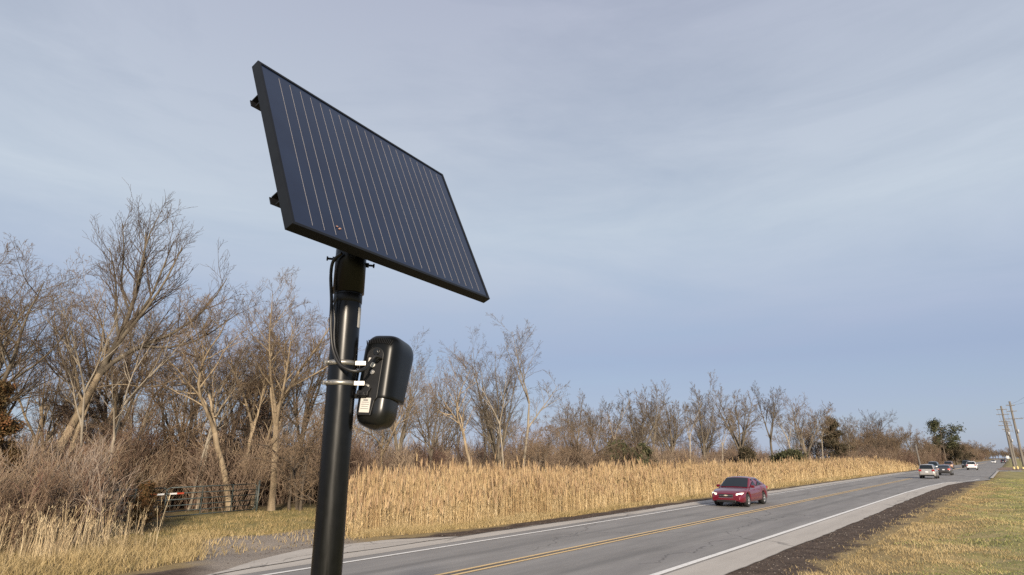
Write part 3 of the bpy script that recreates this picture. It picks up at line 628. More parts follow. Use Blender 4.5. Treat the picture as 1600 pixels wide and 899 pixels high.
# ------------------------------------------------------------------ evergreens
def needle_mesh(rng, centers, n_per, size, spread):
    N = len(centers) * n_per; c = np.repeat(centers, n_per, 0) + rng.normal(0, 1, (N, 3)) * spread
    a = norm(rng.normal(0, 1, (N, 3))); b_ = norm(np.cross(a, rng.normal(0, 1, (N, 3)))); s = size * rng.uniform(.6, 1.4, (N, 1))
    V = np.stack([c - a * s, c + b_ * s * .35, c + a * s, c - b_ * s * .35], 1).reshape(-1, 3)
    F = np.arange(N * 4).reshape(N, 4); tint = np.repeat(np.clip(rng.normal(.5, .25, len(centers)).repeat(n_per) + rng.normal(0, .15, N), 0, 1), 4)
    return V, F, tint
def conifer(name, loc, H, W, mkey, label, seed, dens=220, shape='cone', size=.10, bark='bark_dark', group=None):
    rng = np.random.default_rng(seed); e = empty(name, loc, 0, label, 'tree', group)
    nb = 34 if shape == 'cone' else 24; P = []; Rr = []; cs = []
    P.append(np.stack([np.linspace(0, .1, 6), np.linspace(0, .05, 6), np.linspace(-.1, H * .97, 6)], -1)); Rr.append(np.linspace(H * .018 + .03, .015, 6))
    for i in range(nb):
        if shape == 'cone': h = H * (.04 + .92 * (i + rng.random()) / nb); r = W * (1 - h / H) ** .75 * rng.uniform(.65, 1.15) + .12; up = .35
        else: h = H * (.42 + .56 * (i + rng.random()) / nb); r = W * (.55 + .6 * rng.random()) * (1.0 - .25 * abs(h / H - .75) * 4); up = .12
        a = rng.uniform(0, 6.283); r *= 1.0 if shape == 'cone' else (1.1 + .25 * math.cos(a)); t = np.linspace(0, 1, 6)[:, None]
        d = np.array([math.cos(a), math.sin(a), up]); p = np.array([0, 0, h * .97]) + d * r * t + np.array([0, 0, -.12 * r]) * (t ** 2) + rng.normal(0, .02 * r, (6, 3))
        P.append(p); Rr.append(np.linspace(.03 * H / 6 + .01, .006, 6))
        tt = (np.linspace(.3, 1, max(4, int(dens / nb))) if shape == 'cone' else np.linspace(.55, 1, max(4, int(dens / nb))))
        for q in tt:
            cs.append(np.array([0, 0, h * .97]) + d * r * q + rng.normal(0, .09 * r + .05, 3) * np.array([1, 1, .7 if shape == 'cone' else .3]))
    V, F = tube_batch(np.array(P), np.array(Rr), 5); link('trunk', mesh_np(name + '_trunk', V, F, [M[bark]]), e)
    V, F, T = needle_mesh(rng, np.array(cs), 42, size, size * (1.5 if shape == 'cone' else 2.0)); link('crown', mesh_np(name + '_crown', V, F, [M[mkey]], T), e)
    return e
x, y, _ = at(-18, 19.5); conifer('cedar_tree', (x, y, 0), at(-18, 19.5, 588)[2], 1.25, 'cedar_needles', 'rust-brown cedar tree cut off by the left picture edge', 31, 1500, size=.04)
x, y, _ = at(236, 23.0); conifer('cedar_bush', (x, y, 0), 1.7, .5, 'cedar_needles', 'small olive-brown cedar beside the left leaf of the gate', 32, 220, size=.035)
for i, (px, fw, yt, W, mk, lab) in enumerate([(966, 70, 696, 3.0, 'green_needles', 'low dark green cedar under the slim grey tree in the far row'), (1002, 76, 700, 1.8, 'green_needles', 'smaller dark green cedar right of a wider one in the far row'),
        (1166, 96, 703, 1.6, 'brown_needles', 'olive cedar under the tallest bare tree'), (1236, 110, 706, 3.4, 'green_needles', 'dark green cedar clump at the foot of the far row'),
        (1308, 140, 652, 4.2, 'brown_needles', 'dark pointed cedar towering left of the spreading tree'), (1492, 225, 690, 6.5, 'brown_needles', 'broad dark cedar beneath the flat-topped pine')]):
    x, y, _ = at(px, fw); conifer('cedar_tree', (x, y, 0), at(px, fw, yt)[2], W, mk, lab, 40 + i, 330, size=.2)
x, y, _ = at(1477, 222); conifer('pine_tree', (x, y, 0), at(1477, 222, 657)[2], 5.2, 'green_needles', 'flat-topped dark pine rising above the far wood left of the road', 60, 125, shape='flat', size=.30)

# ------------------------------------------------------------------ undergrowth (stuff)
def shrub_lib(seed, n, H, W, rmin, counts=(5, 4), stemr=.014, wig=(.09, .16, .2), up=.04):
    rng = np.random.default_rng(seed); a = rng.uniform(0, 6.283, n); k = rng.uniform(.1, .75, n) * W / H
    st = np.stack([rng.normal(0, W * .22, n), rng.normal(0, W * .22, n), np.zeros(n)], -1); d = norm(np.stack([np.cos(a) * k, np.sin(a) * k, np.ones(n)], -1))
    ln = H * rng.uniform(.55, 1.05, n); r = np.full(n, stemr); out = []; K = 5
    for L_ in range(len(counts) + 1):
        P, D = polyl(rng, st, d, ln, K, wig[L_], up); R_ = np.maximum(r[:, None] * (1 - .7 * np.linspace(0, 1, K)[None]), rmin); out.append((P, R_))
        if L_ == len(counts): break
        cnt = counts[L_]; N = len(P) * cnt; par = np.repeat(np.arange(len(P)), cnt); tt = rng.uniform(.25, .97, N); kk = tt * (K - 1); i0 = np.minimum(kk.astype(int), K - 2); fr = (kk - i0)[:, None]
        st2 = P[par, i0] * (1 - fr) + P[par, i0 + 1] * fr; pd = D[par, i0 + 1]; v = norm(rng.normal(0, 1, (N, 3))); d = norm(pd + v * rng.uniform(.4, .9, (N, 1)) + np.array([0, 0, .15]))
        ln = ln[par] * .42 * rng.uniform(.5, 1.2, N); st = st2; r = np.maximum(r[par] * .6, rmin); K = 3
    Vs, Fs, o = [], [], 0
    for P, R_ in out:
        V, F = tube_batch(P, R_, 3); Vs.append(V); Fs.append(F + o); o += len(V)
    return np.concatenate(Vs), np.concatenate(Fs)

def scatter(lib, places, rng, zs):
    """places (n,2) world; copies with random turn and size, as one mesh"""
    Vs, Fs, Ts, o = [], [], [], 0
    for (x, y), hs in zip(places, zs):
        V, F = lib[rng.integers(len(lib))]; a = rng.uniform(0, 6.283); c, s = math.cos(a), math.sin(a); k = rng.uniform(.85, 1.15) * .5 + .5 * hs
        W = np.stack([(V[:, 0] * c - V[:, 1] * s) * k + x, (V[:, 0] * s + V[:, 1] * c) * k + y, V[:, 2] * hs - .05], -1)
        Vs.append(W); Fs.append(F + o); o += len(V); Ts.append(np.clip(rng.normal(.5, .27) + np.repeat(rng.normal(0, .10, len(V) // 3 + 1), 3)[:len(V)], 0, 1))
    return np.concatenate(Vs), np.concatenate(Fs), np.concatenate(Ts)

M['brush'] = leafmat('brush_twigs', [(0, (.14, .082, .06)), (.35, (.22, .145, .10)), (.7, (.31, .23, .155)), (1, (.44, .35, .245))])
M['brush_far'] = leafmat('far_brush_twigs', [(0, (.12, .075, .058)), (.45, (.19, .135, .10)), (1, (.32, .245, .175))])
M['reeds'] = leafmat('dry_reeds', [(0, (.27, .165, .085)), (.35, (.47, .345, .18)), (.7, (.60, .46, .265)), (.86, (.70, .57, .37)), (.9, (.26, .165, .10)), (1, (.45, .33, .18))])
M['weeds'] = leafmat('dead_weed_stalks', [(0, (.22, .15, .09)), (.5, (.42, .32, .19)), (1, (.60, .49, .32))])
M['dead_grass'] = leafmat('dead_grass', [(0, (.10, .10, .035)), (.2, (.19, .155, .065)), (.55, (.33, .245, .12)), (1, (.47, .37, .21))])
M['lawn_grass'] = leafmat('lawn_blades', [(0, (.10, .14, .04)), (.35, (.205, .235, .08)), (.62, (.38, .32, .15)), (1, (.54, .45, .26))])

rs = np.random.default_rng(9)
near_lib = [shrub_lib(100 + i, 26, 3.2, 2.6, .006, counts=(6, 4)) for i in range(5)]
mid_lib = [shrub_lib(120 + i, 22, 4.4, 3.2, .011, counts=(6, 4), stemr=.02) for i in range(5)]
# near thicket between verge and wood, left part; kept clear of the gate opening and its track
def near_places():
    out, zs = [], []
    for _ in range(2600):
        off = rs.uniform(-40, -21.0); al = rs.uniform(-16, 24); p = road(off, al); x, y = p.x, p.y
        if y < 15.5 or x > -2.0 : continue
        px = 800 + FPX * x / (y * .961)
        if px > 560 or px < -260: continue
        g = (x + 14.2) * .894 - (y - 26) * .447          # distance right of the gate line
        front = y < 22
        if px > 150 and g > -3.6: continue
        if px > 120 and y < 25 and y > 20: continue
        if px > 150 and y < 27: continue
        if px > 200 and g > -5.0 and rs.random() < .86: continue
        if px > 130 and y < 20.5: continue
        if y > 25 and rs.random() < .45: continue
        if px > 395 and y < 33: continue
        out.append((x, y)); zs.append(rs.uniform(.45, .8) if y < 20.5 else (rs.uniform(.5, .95) if y < 27 else rs.uniform(.45, 1.0)))
    return out[:270], zs[:270]
pl, zs = near_places()
V, F, T = scatter(near_lib, pl, rs, zs); link('undergrowth', mesh_np('undergrowth', V, F, [M['brush']], T), None, kind='stuff', label='tangle of brown bare brush filling the wood edge behind the weeds', category='undergrowth')
def mid_places(a0, a1, o0, o1, n, h0, h1):
    out, zs = [], []
    for i in range(n):
        al = rs.uniform(a0, a1); off = rs.uniform(o0, o1); p = road(off, al); out.append((p.x, p.y)); zs.append(rs.uniform(h0, h1))
    return out, zs
P_, Z_ = [], []  # brushwood places
for args in ((20, 60, -42, -32, 135, .35, .85), (12, 24, -40, -30, 36, .5, 1.0), (60, 150, -46, -33, 180, .4, .85), (150, 330, -34, -19, 170, .6, 1.15), (-20, 60, -85, -56, 110, .6, 1.0), (60, 200, -80, -50, 110, .7, 1.2), (330, 700, -38, -16, 60, 1.0, 1.6), (330, 700, 12, 40, 40, 1.0, 1.6)):
    a, b_ = mid_places(*args); P_ += a; Z_ += b_
V, F, T = scatter(mid_lib, P_, rs, Z_); link('brushwood', mesh_np('brushwood', V, F, [M['brush_far']], T), None, kind='stuff', label='brown brushwood mass along the foot of the far trees', category='undergrowth')

# ------------------------------------------------------------------ blades of any kind as one mesh
def blades(rng, base, H, W, lean, tint, K=3, droop=.0, tip=.15):
    """base (N,3), ribbons of K segments facing a random way"""
    N = len(base); a = rng.uniform(0, 6.283, N); side = np.stack([np.cos(a), np.sin(a), np.zeros(N)], -1)
    la = rng.uniform(0, 6.283, N); dirn = np.stack([np.cos(la), np.sin(la), np.zeros(N)], -1) * (lean * rng.uniform(.2, 1, N))[:, None]
    t = np.linspace(0, 1, K + 1); V = np.empty((N, K + 1, 2, 3))
    for k, q in enumerate(t):
        c = base + np.array([0, 0, 1.0]) * (H * (q - droop * q * q))[:, None] + dirn * (H * q ** 1.6)[:, None]; ww = (W * (1 - (1 - tip) * q))[:, None] / 2
        V[:, k, 0] = c - side * ww; V[:, k, 1] = c + side * ww
    idx = np.arange(N * (K + 1) * 2).reshape(N, K + 1, 2)
    F = np.stack([idx[:, :-1, 0], idx[:, :-1, 1], idx[:, 1:, 1], idx[:, 1:, 0]], -1).reshape(-1, 4)
    top = base + np.array([0, 0, 1.0]) * (H * (1 - droop))[:, None] + dirn * H[:, None]
    return V.reshape(-1, 3), F, np.repeat(tint, (K + 1) * 2), top
def join(parts):
    o = 0; V, F, T = [], [], []
    for v, f, t in parts: V.append(v); F.append(f + o); T.append(t); o += len(v)
    return np.concatenate(V), np.concatenate(F), np.concatenate(T)
def rw(off, al, z=None):
    z = gz(off, al) if z is None else z
    return np.stack([DN.x * off + DA.x * al, DN.y * off + DA.y * al, z], -1)

# reed bed
def reeds():
    rng = np.random.default_rng(77); parts = []
    FR = lambda al: np.interp(al, [9, 12, 14, 17, 24, 44, 75, 110, 135, 170], [-20.5, -18.6, -17.5, -16.9, -16.3, -17.3, -18.2, -17.0, -16.4, -16.2])
    for a0, a1, dep, n, wk in ((12, 30, 7.0, 17500, 1.0), (30, 60, 7.5, 15000, 1.4), (60, 105, 8, 9000, 2.0), (105, 165, 9, 5000, 3.0)):
        al = rng.uniform(a0, a1, n); d = rng.beta(1.0, 1.7, n) * dep; off = FR(al) - d + rng.normal(0, .12, n)
        pn = np.sin(al * .9 + 1.7 * np.sin(off * 1.1)) * np.sin(off * 1.5 + al * .37) + .5 * np.sin(al * 2.7 + off * 2.1)
        H = (1.15 + .70 * np.clip(d / 2.2, 0, 1) + .14 * np.sin(al * .37) + .22 * pn) * np.clip(rng.normal(.93, .13, n), .5, 1.22)
        if a0 >= 60: H = H * np.interp(al, [60, 100, 130, 165], [1, 1.15, 1.3, .8])
        H = H * rng.uniform(.8, 1.0, n) * np.interp(al, [12, 15, 18], [.72, .85, 1.0]); ok_ = (rng.random(n) < .72 + .35 * pn) & ((DN.x * off + DA.x * al) > -(.268 + rng.normal(0, .006, n)) * (DN.y * off + DA.y * al)); al, off, H, d, pn = al[ok_], off[ok_], H[ok_], d[ok_], pn[ok_]; n = len(al); b = rw(off, al); t0 = np.clip(rng.normal(.45, .17, n) - .16 * (pn > .55) + .10 * (pn < -.3), 0, .84)
        v, f, t, top = blades(rng, b, H, np.full(n, .009 * wk), np.where(rng.random(n) < .1, rng.uniform(.2, .9, n), rng.uniform(0, .13, n)), t0, 3, tip=.6); parts.append((v, f, t))
        for _ in range(3):                                        # leaves part-way up
            q = rng.uniform(.15, .85, n); b2 = b + (top - b) * q[:, None]
            v, f, t, _t = blades(rng, b2, H * rng.uniform(.12, .26, n), np.full(n, .015 * wk), rng.uniform(.4, 1.3, n), np.clip(t0 + rng.normal(0, .15, n), 0, .84), 2, droop=.25); parts.append((v, f, t))
        m_ = rng.random(n) < .26; tp = top[m_]; k = len(tp)         # plumes
        for _ in range(3):
            v, f, t, _t = blades(rng, tp - np.array([0, 0, .10]), rng.uniform(.2, .42, k), np.full(k, .040 * wk ** .7), rng.uniform(.1, .6, k), rng.uniform(.88, 1, k), 2, tip=.25); parts.append((v, f, t))
    V, F, T = join(parts); link('reed_bed', mesh_np('reed_bed', V, F, [M['reeds']], T), None, kind='stuff', label='golden dry reed bed with feathery plumes along the far verge', category='reeds')
reeds()

def grass(name, mk, regions, label):
    rng = np.random.default_rng(hash(name) % 1000 if False else len(name)); parts = []
    for (a0, a1, o0, o1, n, h0, h1, wd, tm, ts, ln) in regions:
        al = a0 + (a1 - a0) * rng.random(n) ** 1.35; off = o0(al) + (o1(al) - o0(al)) * rng.random(n)
        cl_ = np.sin(al * 2.3 + 2 * np.sin(off * 1.9)) * np.sin(off * 2.7 + np.sin(al * 1.1)) ; bd = -1.5 + 1.1 * np.sin(al * .7 + 1.3 * np.sin(off * 1.4)) + .7 * np.sin(al * 2.1 + off * 1.7) + rng.normal(0, .55, n)
        keep = rng.random(n) < .62 + .38 * cl_; keep &= (off < bd) if name == 'verge_grass' else ((off > bd) if name == 'lawn' else np.ones(n, bool)); txb = .42 * off + .9 * al + rng.normal(0, .25, n); keep &= ~((off < -15.5) & (off > -20.7) & (txb > 0) & (txb < 4.7) & (rng.random(n) < .93)); al, off, cl_ = al[keep], off[keep], cl_[keep]; n = len(al)
        if n == 0: continue
        cl_ = .6 * cl_ + 1.1 * np.sin(al * .55 + 1.5 * np.sin(off * .8)) * np.sin(off * 1.3 + 1.2 * np.sin(al * .33 + 1)) ; b = rw(off, al); v, f, t, _t = blades(rng, b, rng.uniform(h0, h1, n) * (1 + .4 * cl_), np.full(n, wd) * (1 + al / 40), np.full(n, ln), np.clip(tm + ts * rng.normal(0, 1, n) + .16 * cl_ - .13 * ((off < -20.2) & (.42 * off + .9 * al > -1.5) & (.42 * off + .9 * al < 7)), 0, 1), 2, droop=.2); parts.append((v, f, t))
    V, F, T = join(parts); link(name, mesh_np(name, V, F, [M[mk]], T), None, kind='stuff', label=label, category='grass')
cst = lambda c: (lambda al: np.full_like(al, c))
ip = lambda xs_, ys_: (lambda al: np.interp(al, xs_, ys_))
grass('verge_grass', 'dead_grass', [
    (10, 75, ip([10, 16, 26, 45, 76], [-4.1, -3.95, -3.55, -3.2, -2.7]), ip([10, 76], [.6, .6]), 110000, .03, .10, .010, .60, .13, .9),
    (14, 60, ip([10, 60], [-4.6, -3.9]), ip([10, 60], [-4.0, -3.2]), 1500, .03, .09, .010, .6, .2, 1.0)], 'dry tan grass fringe along the near dirt shoulder')
grass('lawn', 'lawn_grass', [(10, 100, ip([10, 100], [-3.5, -2.4]), ip([10, 30, 100], [1.5, 1.5, 3.5]), 105000, .03, .08, .011, .42, .15, 1.0)], 'mown lawn of mixed green and tan grass at the right')
grass('far_verge_grass', 'dead_grass', [
    (-6, 9.5, cst(-21.5), ip([-6, 3, 9.5], [-15.6, -15.6, -16.9]), 60000, .12, .34, .013, .55, .17, .8),
    (9.5, 24, ip([9, 13, 17, 24], [-22, -19.5, -17.6, -16.8]), ip([9, 12, 15, 24], [-17.6, -16.9, -16.2, -15.7]), 26000, .10, .28, .014, .62, .15, .9),
    (24, 110, ip([24, 44, 75, 110], [-16.6, -17.5, -18.3, -17.2]), ip([24, 44, 110], [-15.8, -16.3, -16.1]), 22000, .12, .3, .016, .6, .15, .9),
    (8, 22, cst(-28), cst(-19.5), 34000, .05, .16, .014, .46, .2, .9)], 'dry yellow grass on the far verge in front of weeds and reeds')

def stones():
    rng = np.random.default_rng(88); n = 9000
    al = rng.uniform(10, 80, n); off = np.interp(al, [10, 60, 80], [-5.35, -5.2, -4.9]) + rng.beta(1, 1.6, n) * np.interp(al, [10, 80], [1.6, 2.2])
    m = 2600; al = np.concatenate([al, rng.uniform(8, 70, m), rng.uniform(7, 15, 1800)]); off = np.concatenate([off, -14.55 - rng.beta(1, 1.5, m) * 1.1, -16.2 - rng.random(1800) * 4.2]); n = len(al)
    b = rw(off, al); r = rng.gamma(2.0, .0065, n).clip(.005, .05)
    base = np.array([(1, 0, 0), (0, 1, 0), (-1, 0, 0), (0, -1, 0), (0, 0, .7)]); V = b[:, None, :] + base[None] * r[:, None, None] * rng.uniform(.6, 1.3, (n, 5, 1))
    q = np.arange(n)[:, None, None] * 5 + np.array([(0, 1, 4), (1, 2, 4), (2, 3, 4), (3, 0, 4)])[None]
    link('gravel', mesh_np('gravel', V.reshape(-1, 3), q.reshape(-1, 3), [M['stones']], np.repeat(rng.random(n), 5)), None, kind='stuff', label='loose stones and clods scattered over both dirt shoulders', category='gravel')
M['stones'] = leafmat('loose_stones', [(0, (.05, .036, .028)), (.6, (.12, .09, .07)), (.93, (.19, .16, .13)), (1, (.36, .32, .27))])
stones()
# tall dead weed stalks in front of the thicket
def weeds():
    rng = np.random.default_rng(55); parts = []; bs, hs = [], []
    while len(bs) < 760:
        px = rng.uniform(-60, 330); y = rng.uniform(15.6, 22.0) + max(0, (px - 120)) * .012
        if px > 120 and rng.random() < (px - 120) / 150: continue
        x = at(px, y)[0]; h = rng.beta(1.6, 2.6) * 1.5 + .3; bs.append((x, y, -.02)); hs.append(h)
    b = np.array(bs); H = np.array(hs); n = len(b); t0 = np.clip(rng.normal(.6, .2, n), 0, 1)
    v, f, t, top = blades(rng, b, H, np.full(n, .012), rng.uniform(0, .5, n), t0, 3, tip=.55); parts.append((v, f, t))
    v, f, t, top2 = blades(rng, b + rng.normal(0, .1, (n, 3)) * np.array([1, 1, 0]), H * .8, np.full(n, .011), rng.uniform(0, .3, n), t0, 3, tip=.55); parts.append((v, f, t))
    for q0 in (top, top2):
        for _ in range(3):
            v, f, t, _t = blades(rng, q0 - np.array([0, 0, .12]) + rng.normal(0, .03, (n, 3)), rng.uniform(.06, .2, n), np.full(n, .011), rng.uniform(.3, 1.1, n), np.clip(t0 + .1, 0, 1), 2, droop=.3); parts.append((v, f, t))
    V, F, T = join(parts); link('dead_weeds', mesh_np('dead_weeds', V, F, [M['weeds']], T), None, kind='stuff', label='tall pale dead weed stalks in front of the brown brush', category='weeds')
weeds()

# single shrubs that stand out
def shrub(name, px, fwd, ytop, W, n, mk, label, seed, rmin=.006, stemr=.02):
    x, y, _ = at(px, fwd); H = at(px, fwd, ytop)[2]; V, F = shrub_lib(seed, n, H, W, rmin, counts=(6, 4), stemr=stemr, wig=(.05, .1, .14), up=.03)
    o = link(name, mesh_np(name, V, F, [M[mk]]), None, label=label, category='shrub'); o.location = (x, y, -.03); return o
M['shrub_pale'] = mat('pale_shrub_stems', (.21, .165, .13), .85, 0, .2, .0, 2, col2=(.36, .29, .235))
M['shrub_pink'] = mat('reddish_shrub_stems', (.19, .10, .08), .85, 0, .2, .0, 2, col2=(.3, .18, .14))
shrub('bare_shrub', 118, 19.6, 700, 3.0, 40, 'shrub_pale', 'large bare shrub of pale upright stems fanning out left of the gate', 201, stemr=.024)
shrub('bare_shrub', 70, 19.2, 745, 3.4, 34, 'shrub_pink', 'low reddish bare shrub behind the weeds near the left edge', 202)
shrub('bare_shrub', 55, 21.5, 690, 2.6, 22, 'shrub_pale', 'pale bare shrub between the rusty cedar and the fanning shrub', 203)

# ------------------------------------------------------------------ gate
M['gate_steel'] = mat('dark_green_gate_steel', (.055, .07, .068), .5, .1, .5, .3, 10)
M['red_tape'] = mat('red_reflector', (.50, .08, .04), .4); M['white_tape'] = mat('white_reflector', (.8, .8, .78), .4)
def gate_leaf(p0, p1, label, hinge_left):
    p0 = Vector(p0); p1 = Vector(p1); L_ = (p1 - p0).length; e = empty('field_gate', p0, math.atan2(p1.y - p0.y, p1.x - p0.x), label, 'gate', 'two leaves of the field gate')
    hs = [.16, .36, .58, .82, 1.06, 1.30]; r = .024
    bm = bmesh.new()
    c = .16
    ring = [(c, 0, hs[0]), (L_ - c, 0, hs[0]), (L_ - .04, 0, hs[0] + .05), (L_, 0, hs[0] + c), (L_, 0, hs[-1] - c), (L_ - .04, 0, hs[-1] - .05), (L_ - c, 0, hs[-1]), (c, 0, hs[-1]), (.04, 0, hs[-1] - .05), (0, 0, hs[-1] - c), (0, 0, hs[0] + c), (.04, 0, hs[0] + .05)]
    for a, b in zip(ring, ring[1:] + ring[:1]): cyl(bm, a, b, r, seg=10)
    bm_obj('frame', bm, M['gate_steel'], e)
    for h in hs[1:-1]:
        bm = bmesh.new(); cyl(bm, (0, 0, h), (L_, 0, h), r * .85, seg=8); bm_obj('rail', bm, M['gate_steel'], e)
    for q in (.36, .7):
        bm = bmesh.new(); bx(bm, (L_ * q, -.028, (hs[0] + hs[-1]) / 2), (.045, .008, hs[-1] - hs[0])); bm_obj('brace', bm, M['gate_steel'], e)
    return e, L_
GA, GB, GC = (-16.2, 22.0, 0), (-14.25, 25.95, 0), (-12.2, 30.0, 0)
g1, l1 = gate_leaf(GA, GB, 'dark tubular gate leaf on the left, half hidden by weeds', True)
g2, l2 = gate_leaf(GB, GC, 'dark tubular gate leaf on the right, ending by the pale tree trunk', False)
for g, a, b in ((g1, l1 - .75, l1 - .12), (g2, .12, .75)):
    for m_, q0, q1 in ((('red_tape', a, (a + b) / 2), ('white_tape', (a + b) / 2, b)) if g is g1 else (('white_tape', a, (a + b) / 2), ('red_tape', (a + b) / 2, b))):
        bm = bmesh.new(); bx(bm, ((q0 + q1) / 2, -.036, 1.06), (abs(q1 - q0), .006, .065)); bm_obj('reflector', bm, M[m_], g)
for p, lab in ((GA, 'dark steel post carrying the left gate leaf'), (GC, 'dark steel post carrying the right gate leaf')):
    dx = Vector(GC) - Vector(GA); dx.normalize(); q = Vector(p) + dx * (.12 if p is GC else -.12)
    bm = bmesh.new(); cyl(bm, (0, 0, -.2), (0, 0, 1.42), .05, seg=12); cyl(bm, (0, 0, 1.42), (0, 0, 1.46), .058, .03, seg=12)
    o = bm_obj('gate_post', bm, M['gate_steel'], None, label=lab, category='post'); o.location = q

# ------------------------------------------------------------------ the pole, the solar panel and the camera
PX, PY = -.69, 2.42
def zat(py): return at(540, PY, py)[2]
pole = empty('steel_pole', (PX, PY, 0), 0, 'thick black steel pole in front carrying the solar panel and camera', 'pole')
bm = bmesh.new(); lathe(bm, [(.0565, -.25), (.0565, zat(455))], 64); bm_obj('shaft', bm, M['black_metal'], pole)
z0, z1, z2 = zat(474), zat(462), zat(398) + .22
bm = bmesh.new(); lathe(bm, [(.0566, z0 - .002), (.0585, z0), (.0585, z1), (.0566, z1 + .001)], 64); bm_obj('collar', bm, M['black_matt'], pole)
bm = bmesh.new(); lathe(bm, [(.0575, z1 + .006), (.0645, z1 + .008), (.0645, z2), (.0, z2)], 64)
bm_obj('sleeve', bm, M['black_metal'], pole)
for a, zz in ((200, zat(408)), (20, zat(412)), (290, zat(410))):
    bm = bmesh.new(); d = Vector((math.cos(rad(a)), math.sin(rad(a)), 0)); p = d * .064 + Vector((0, 0, zz)); cyl(bm, p, p + d * .012, .011, seg=6); cyl(bm, p + d * .012, p + d * .030, .005, seg=8); cyl(bm, p + d * .03, p + d * .036, .010, seg=6)
    bm_obj('set_screw', bm, M['black_matt'], pole)
# sticker on the shaft's right side, curved with it
def curved_patch(a0, a1, za, zb, r, n=8):
    bm = bmesh.new(); A = [rad(a0 + (a1 - a0) * i / n) for i in range(n + 1)]
    lo = [bm.verts.new((r * math.cos(a), r * math.sin(a), za)) for a in A]; hi = [bm.verts.new((r * math.cos(a), r * math.sin(a), zb)) for a in A]
    for i in range(n): bm.faces.new((lo[i], lo[i + 1], hi[i + 1], hi[i]))
    return bm
bm_obj('sticker', curved_patch(-22, 12, zat(513), zat(482), .0572), M['white_sticker'], pole)
# hose clamps
straps = []
for k, (py, tl) in enumerate(((569, .05), (600, .0))):
    bm = bmesh.new(); zc = zat(py); lathe(bm, [(.0570, zc - .0095), (.0600, zc - .0095), (.0600, zc + .0095), (.0570, zc + .0095)], 64)
    bx(bm, (-.050, -.036, zc), (.030, .012, .016), Euler((0, 0, rad(35)))); cyl(bm, (-.066, -.035, zc), (-.034, -.058, zc), .0065, seg=10)
    bx(bm, (.078, -.022, zc), (.040, .003, .016), Euler((0, 0, rad(8))))
    straps.append(bm_obj('band_clamp', bm, M['steel'], None, label='bright steel band clamp around the pole, ' + ('upper one crossed by the cable' if k == 0 else 'lower one beneath the cable loop'), category='clamp', group='steel band clamps on the pole'))
    straps[-1].location = (PX, PY, 0)

# solar panel: local x along its width, local y down its face, local z out of its face
W_ = 1.13; HT = W_ * .7114; TKN = .040
az, tl = rad(57.76), rad(66.88)
U = Vector((math.cos(az), math.sin(az), 0)); Nn = Vector((math.sin(az), -math.cos(az), 0)); Vd = Nn * math.cos(tl) - Vector((0, 0, 1)) * math.sin(tl); Fz = -(U.cross(Vd))
Fz = Nn * math.sin(tl) + Vector((0, 0, 1)) * math.cos(tl)
O_ = Vector((-.8618 * W_, 1.7299 * W_, EYE + 1.2977 * W_))
mx_ = Matrix(((U.x, -Vd.x, Fz.x, O_.x), (U.y, -Vd.y, Fz.y, O_.y), (U.z, -Vd.z, Fz.z, O_.z), (0, 0, 0, 1)))
panel = empty('solar_panel', (0, 0, 0), 0, 'large black framed solar panel tilted on top of the black pole', 'solar panel'); panel.matrix_world = mx_
# local: x 0..W_, y 0..-HT, z 0 is the front
fr = .012
bm = bmesh.new()
out_ = [(0, 0), (W_, 0), (W_, -HT), (0, -HT)]; inn = [(fr, -fr), (W_ - fr, -fr), (W_ - fr, -HT + fr), (fr, -HT + fr)]
vf = [bm.verts.new((x, y, 0)) for x, y in out_]; vi = [bm.verts.new((x, y, 0)) for x, y in inn]; vb = [bm.verts.new((x, y, -TKN)) for x, y in out_]; vd = [bm.verts.new((x, y, -.004)) for x, y in inn]; vc = [bm.verts.new((x, y, -TKN)) for x, y in [(.03, -.03), (W_ - .03, -.03), (W_ - .03, -HT + .03), (.03, -HT + .03)]]
vk = [bm.verts.new((v.co.x, v.co.y, -.008)) for v in vc]
for i in range(4):
    j = (i + 1) % 4
    bm.faces.new((vf[i], vf[j], vi[j], vi[i])); bm.faces.new((vb[j], vb[i], vc[i], vc[j])); bm.faces.new((vf[j], vf[i], vb[i], vb[j])); bm.faces.new((vi[i], vi[j], vd[j], vd[i])); bm.faces.new((vc[i], vk[i], vk[j], vc[j]))
bm_obj('frame', bm, M['panel_frame'], panel, bevel=.0012, seg=2)
bm = bmesh.new(); bx(bm, (W_ / 2, -HT / 2, -.007), (W_ - 2 * fr - .001, HT - 2 * fr - .001, .006)); bm_obj('glass', bm, M['solar'], panel)
NB = 20
for i in range(NB):
    x = .090 + (W_ - .160) * i / (NB - 1)
    bm = bmesh.new(); bx(bm, (x, -HT / 2 - .002, -.0036), (.0010, HT - .062, .0006)); bm_obj('busbar', bm, M['silver_line'], panel)
bm = bmesh.new()
for q in ((.205, .7195, .006, .0035), (.218, .724, .005, .004), (.212, .728, .004, .003)): bmesh.ops.create_icosphere(bm, subdivisions=1, radius=q[3], matrix=Matrix.Translation((q[0], -q[1] - .015, -.001)) @ Matrix.Diagonal((1.5, .9, .6, 1)))
bm_obj('dropping', bm, M['cell_dust'], panel)
# brackets on the back: two horizontal rails, ends showing left of the panel, and mount to the sleeve
for yy, ext in ((-HT * .20, -.008), (-HT * .80, -.010)):
    bm = bmesh.new(); xa = -ext
    bx(bm, (xa + .36, yy, -TKN - .0045), (.72 + ext, .045, .004)); bx(bm, (xa + .36, yy + .0205, -TKN - .026), (.72 + ext, .004, .040)); bx(bm, (xa + .36, yy - .0205, -TKN - .020), (.72 + ext, .004, .028)); 
    bx(bm, (xa + .02, yy, -TKN - .045), (.05, .03, .004))
    bm_obj('back_rail', bm, M['black_matt'], panel)
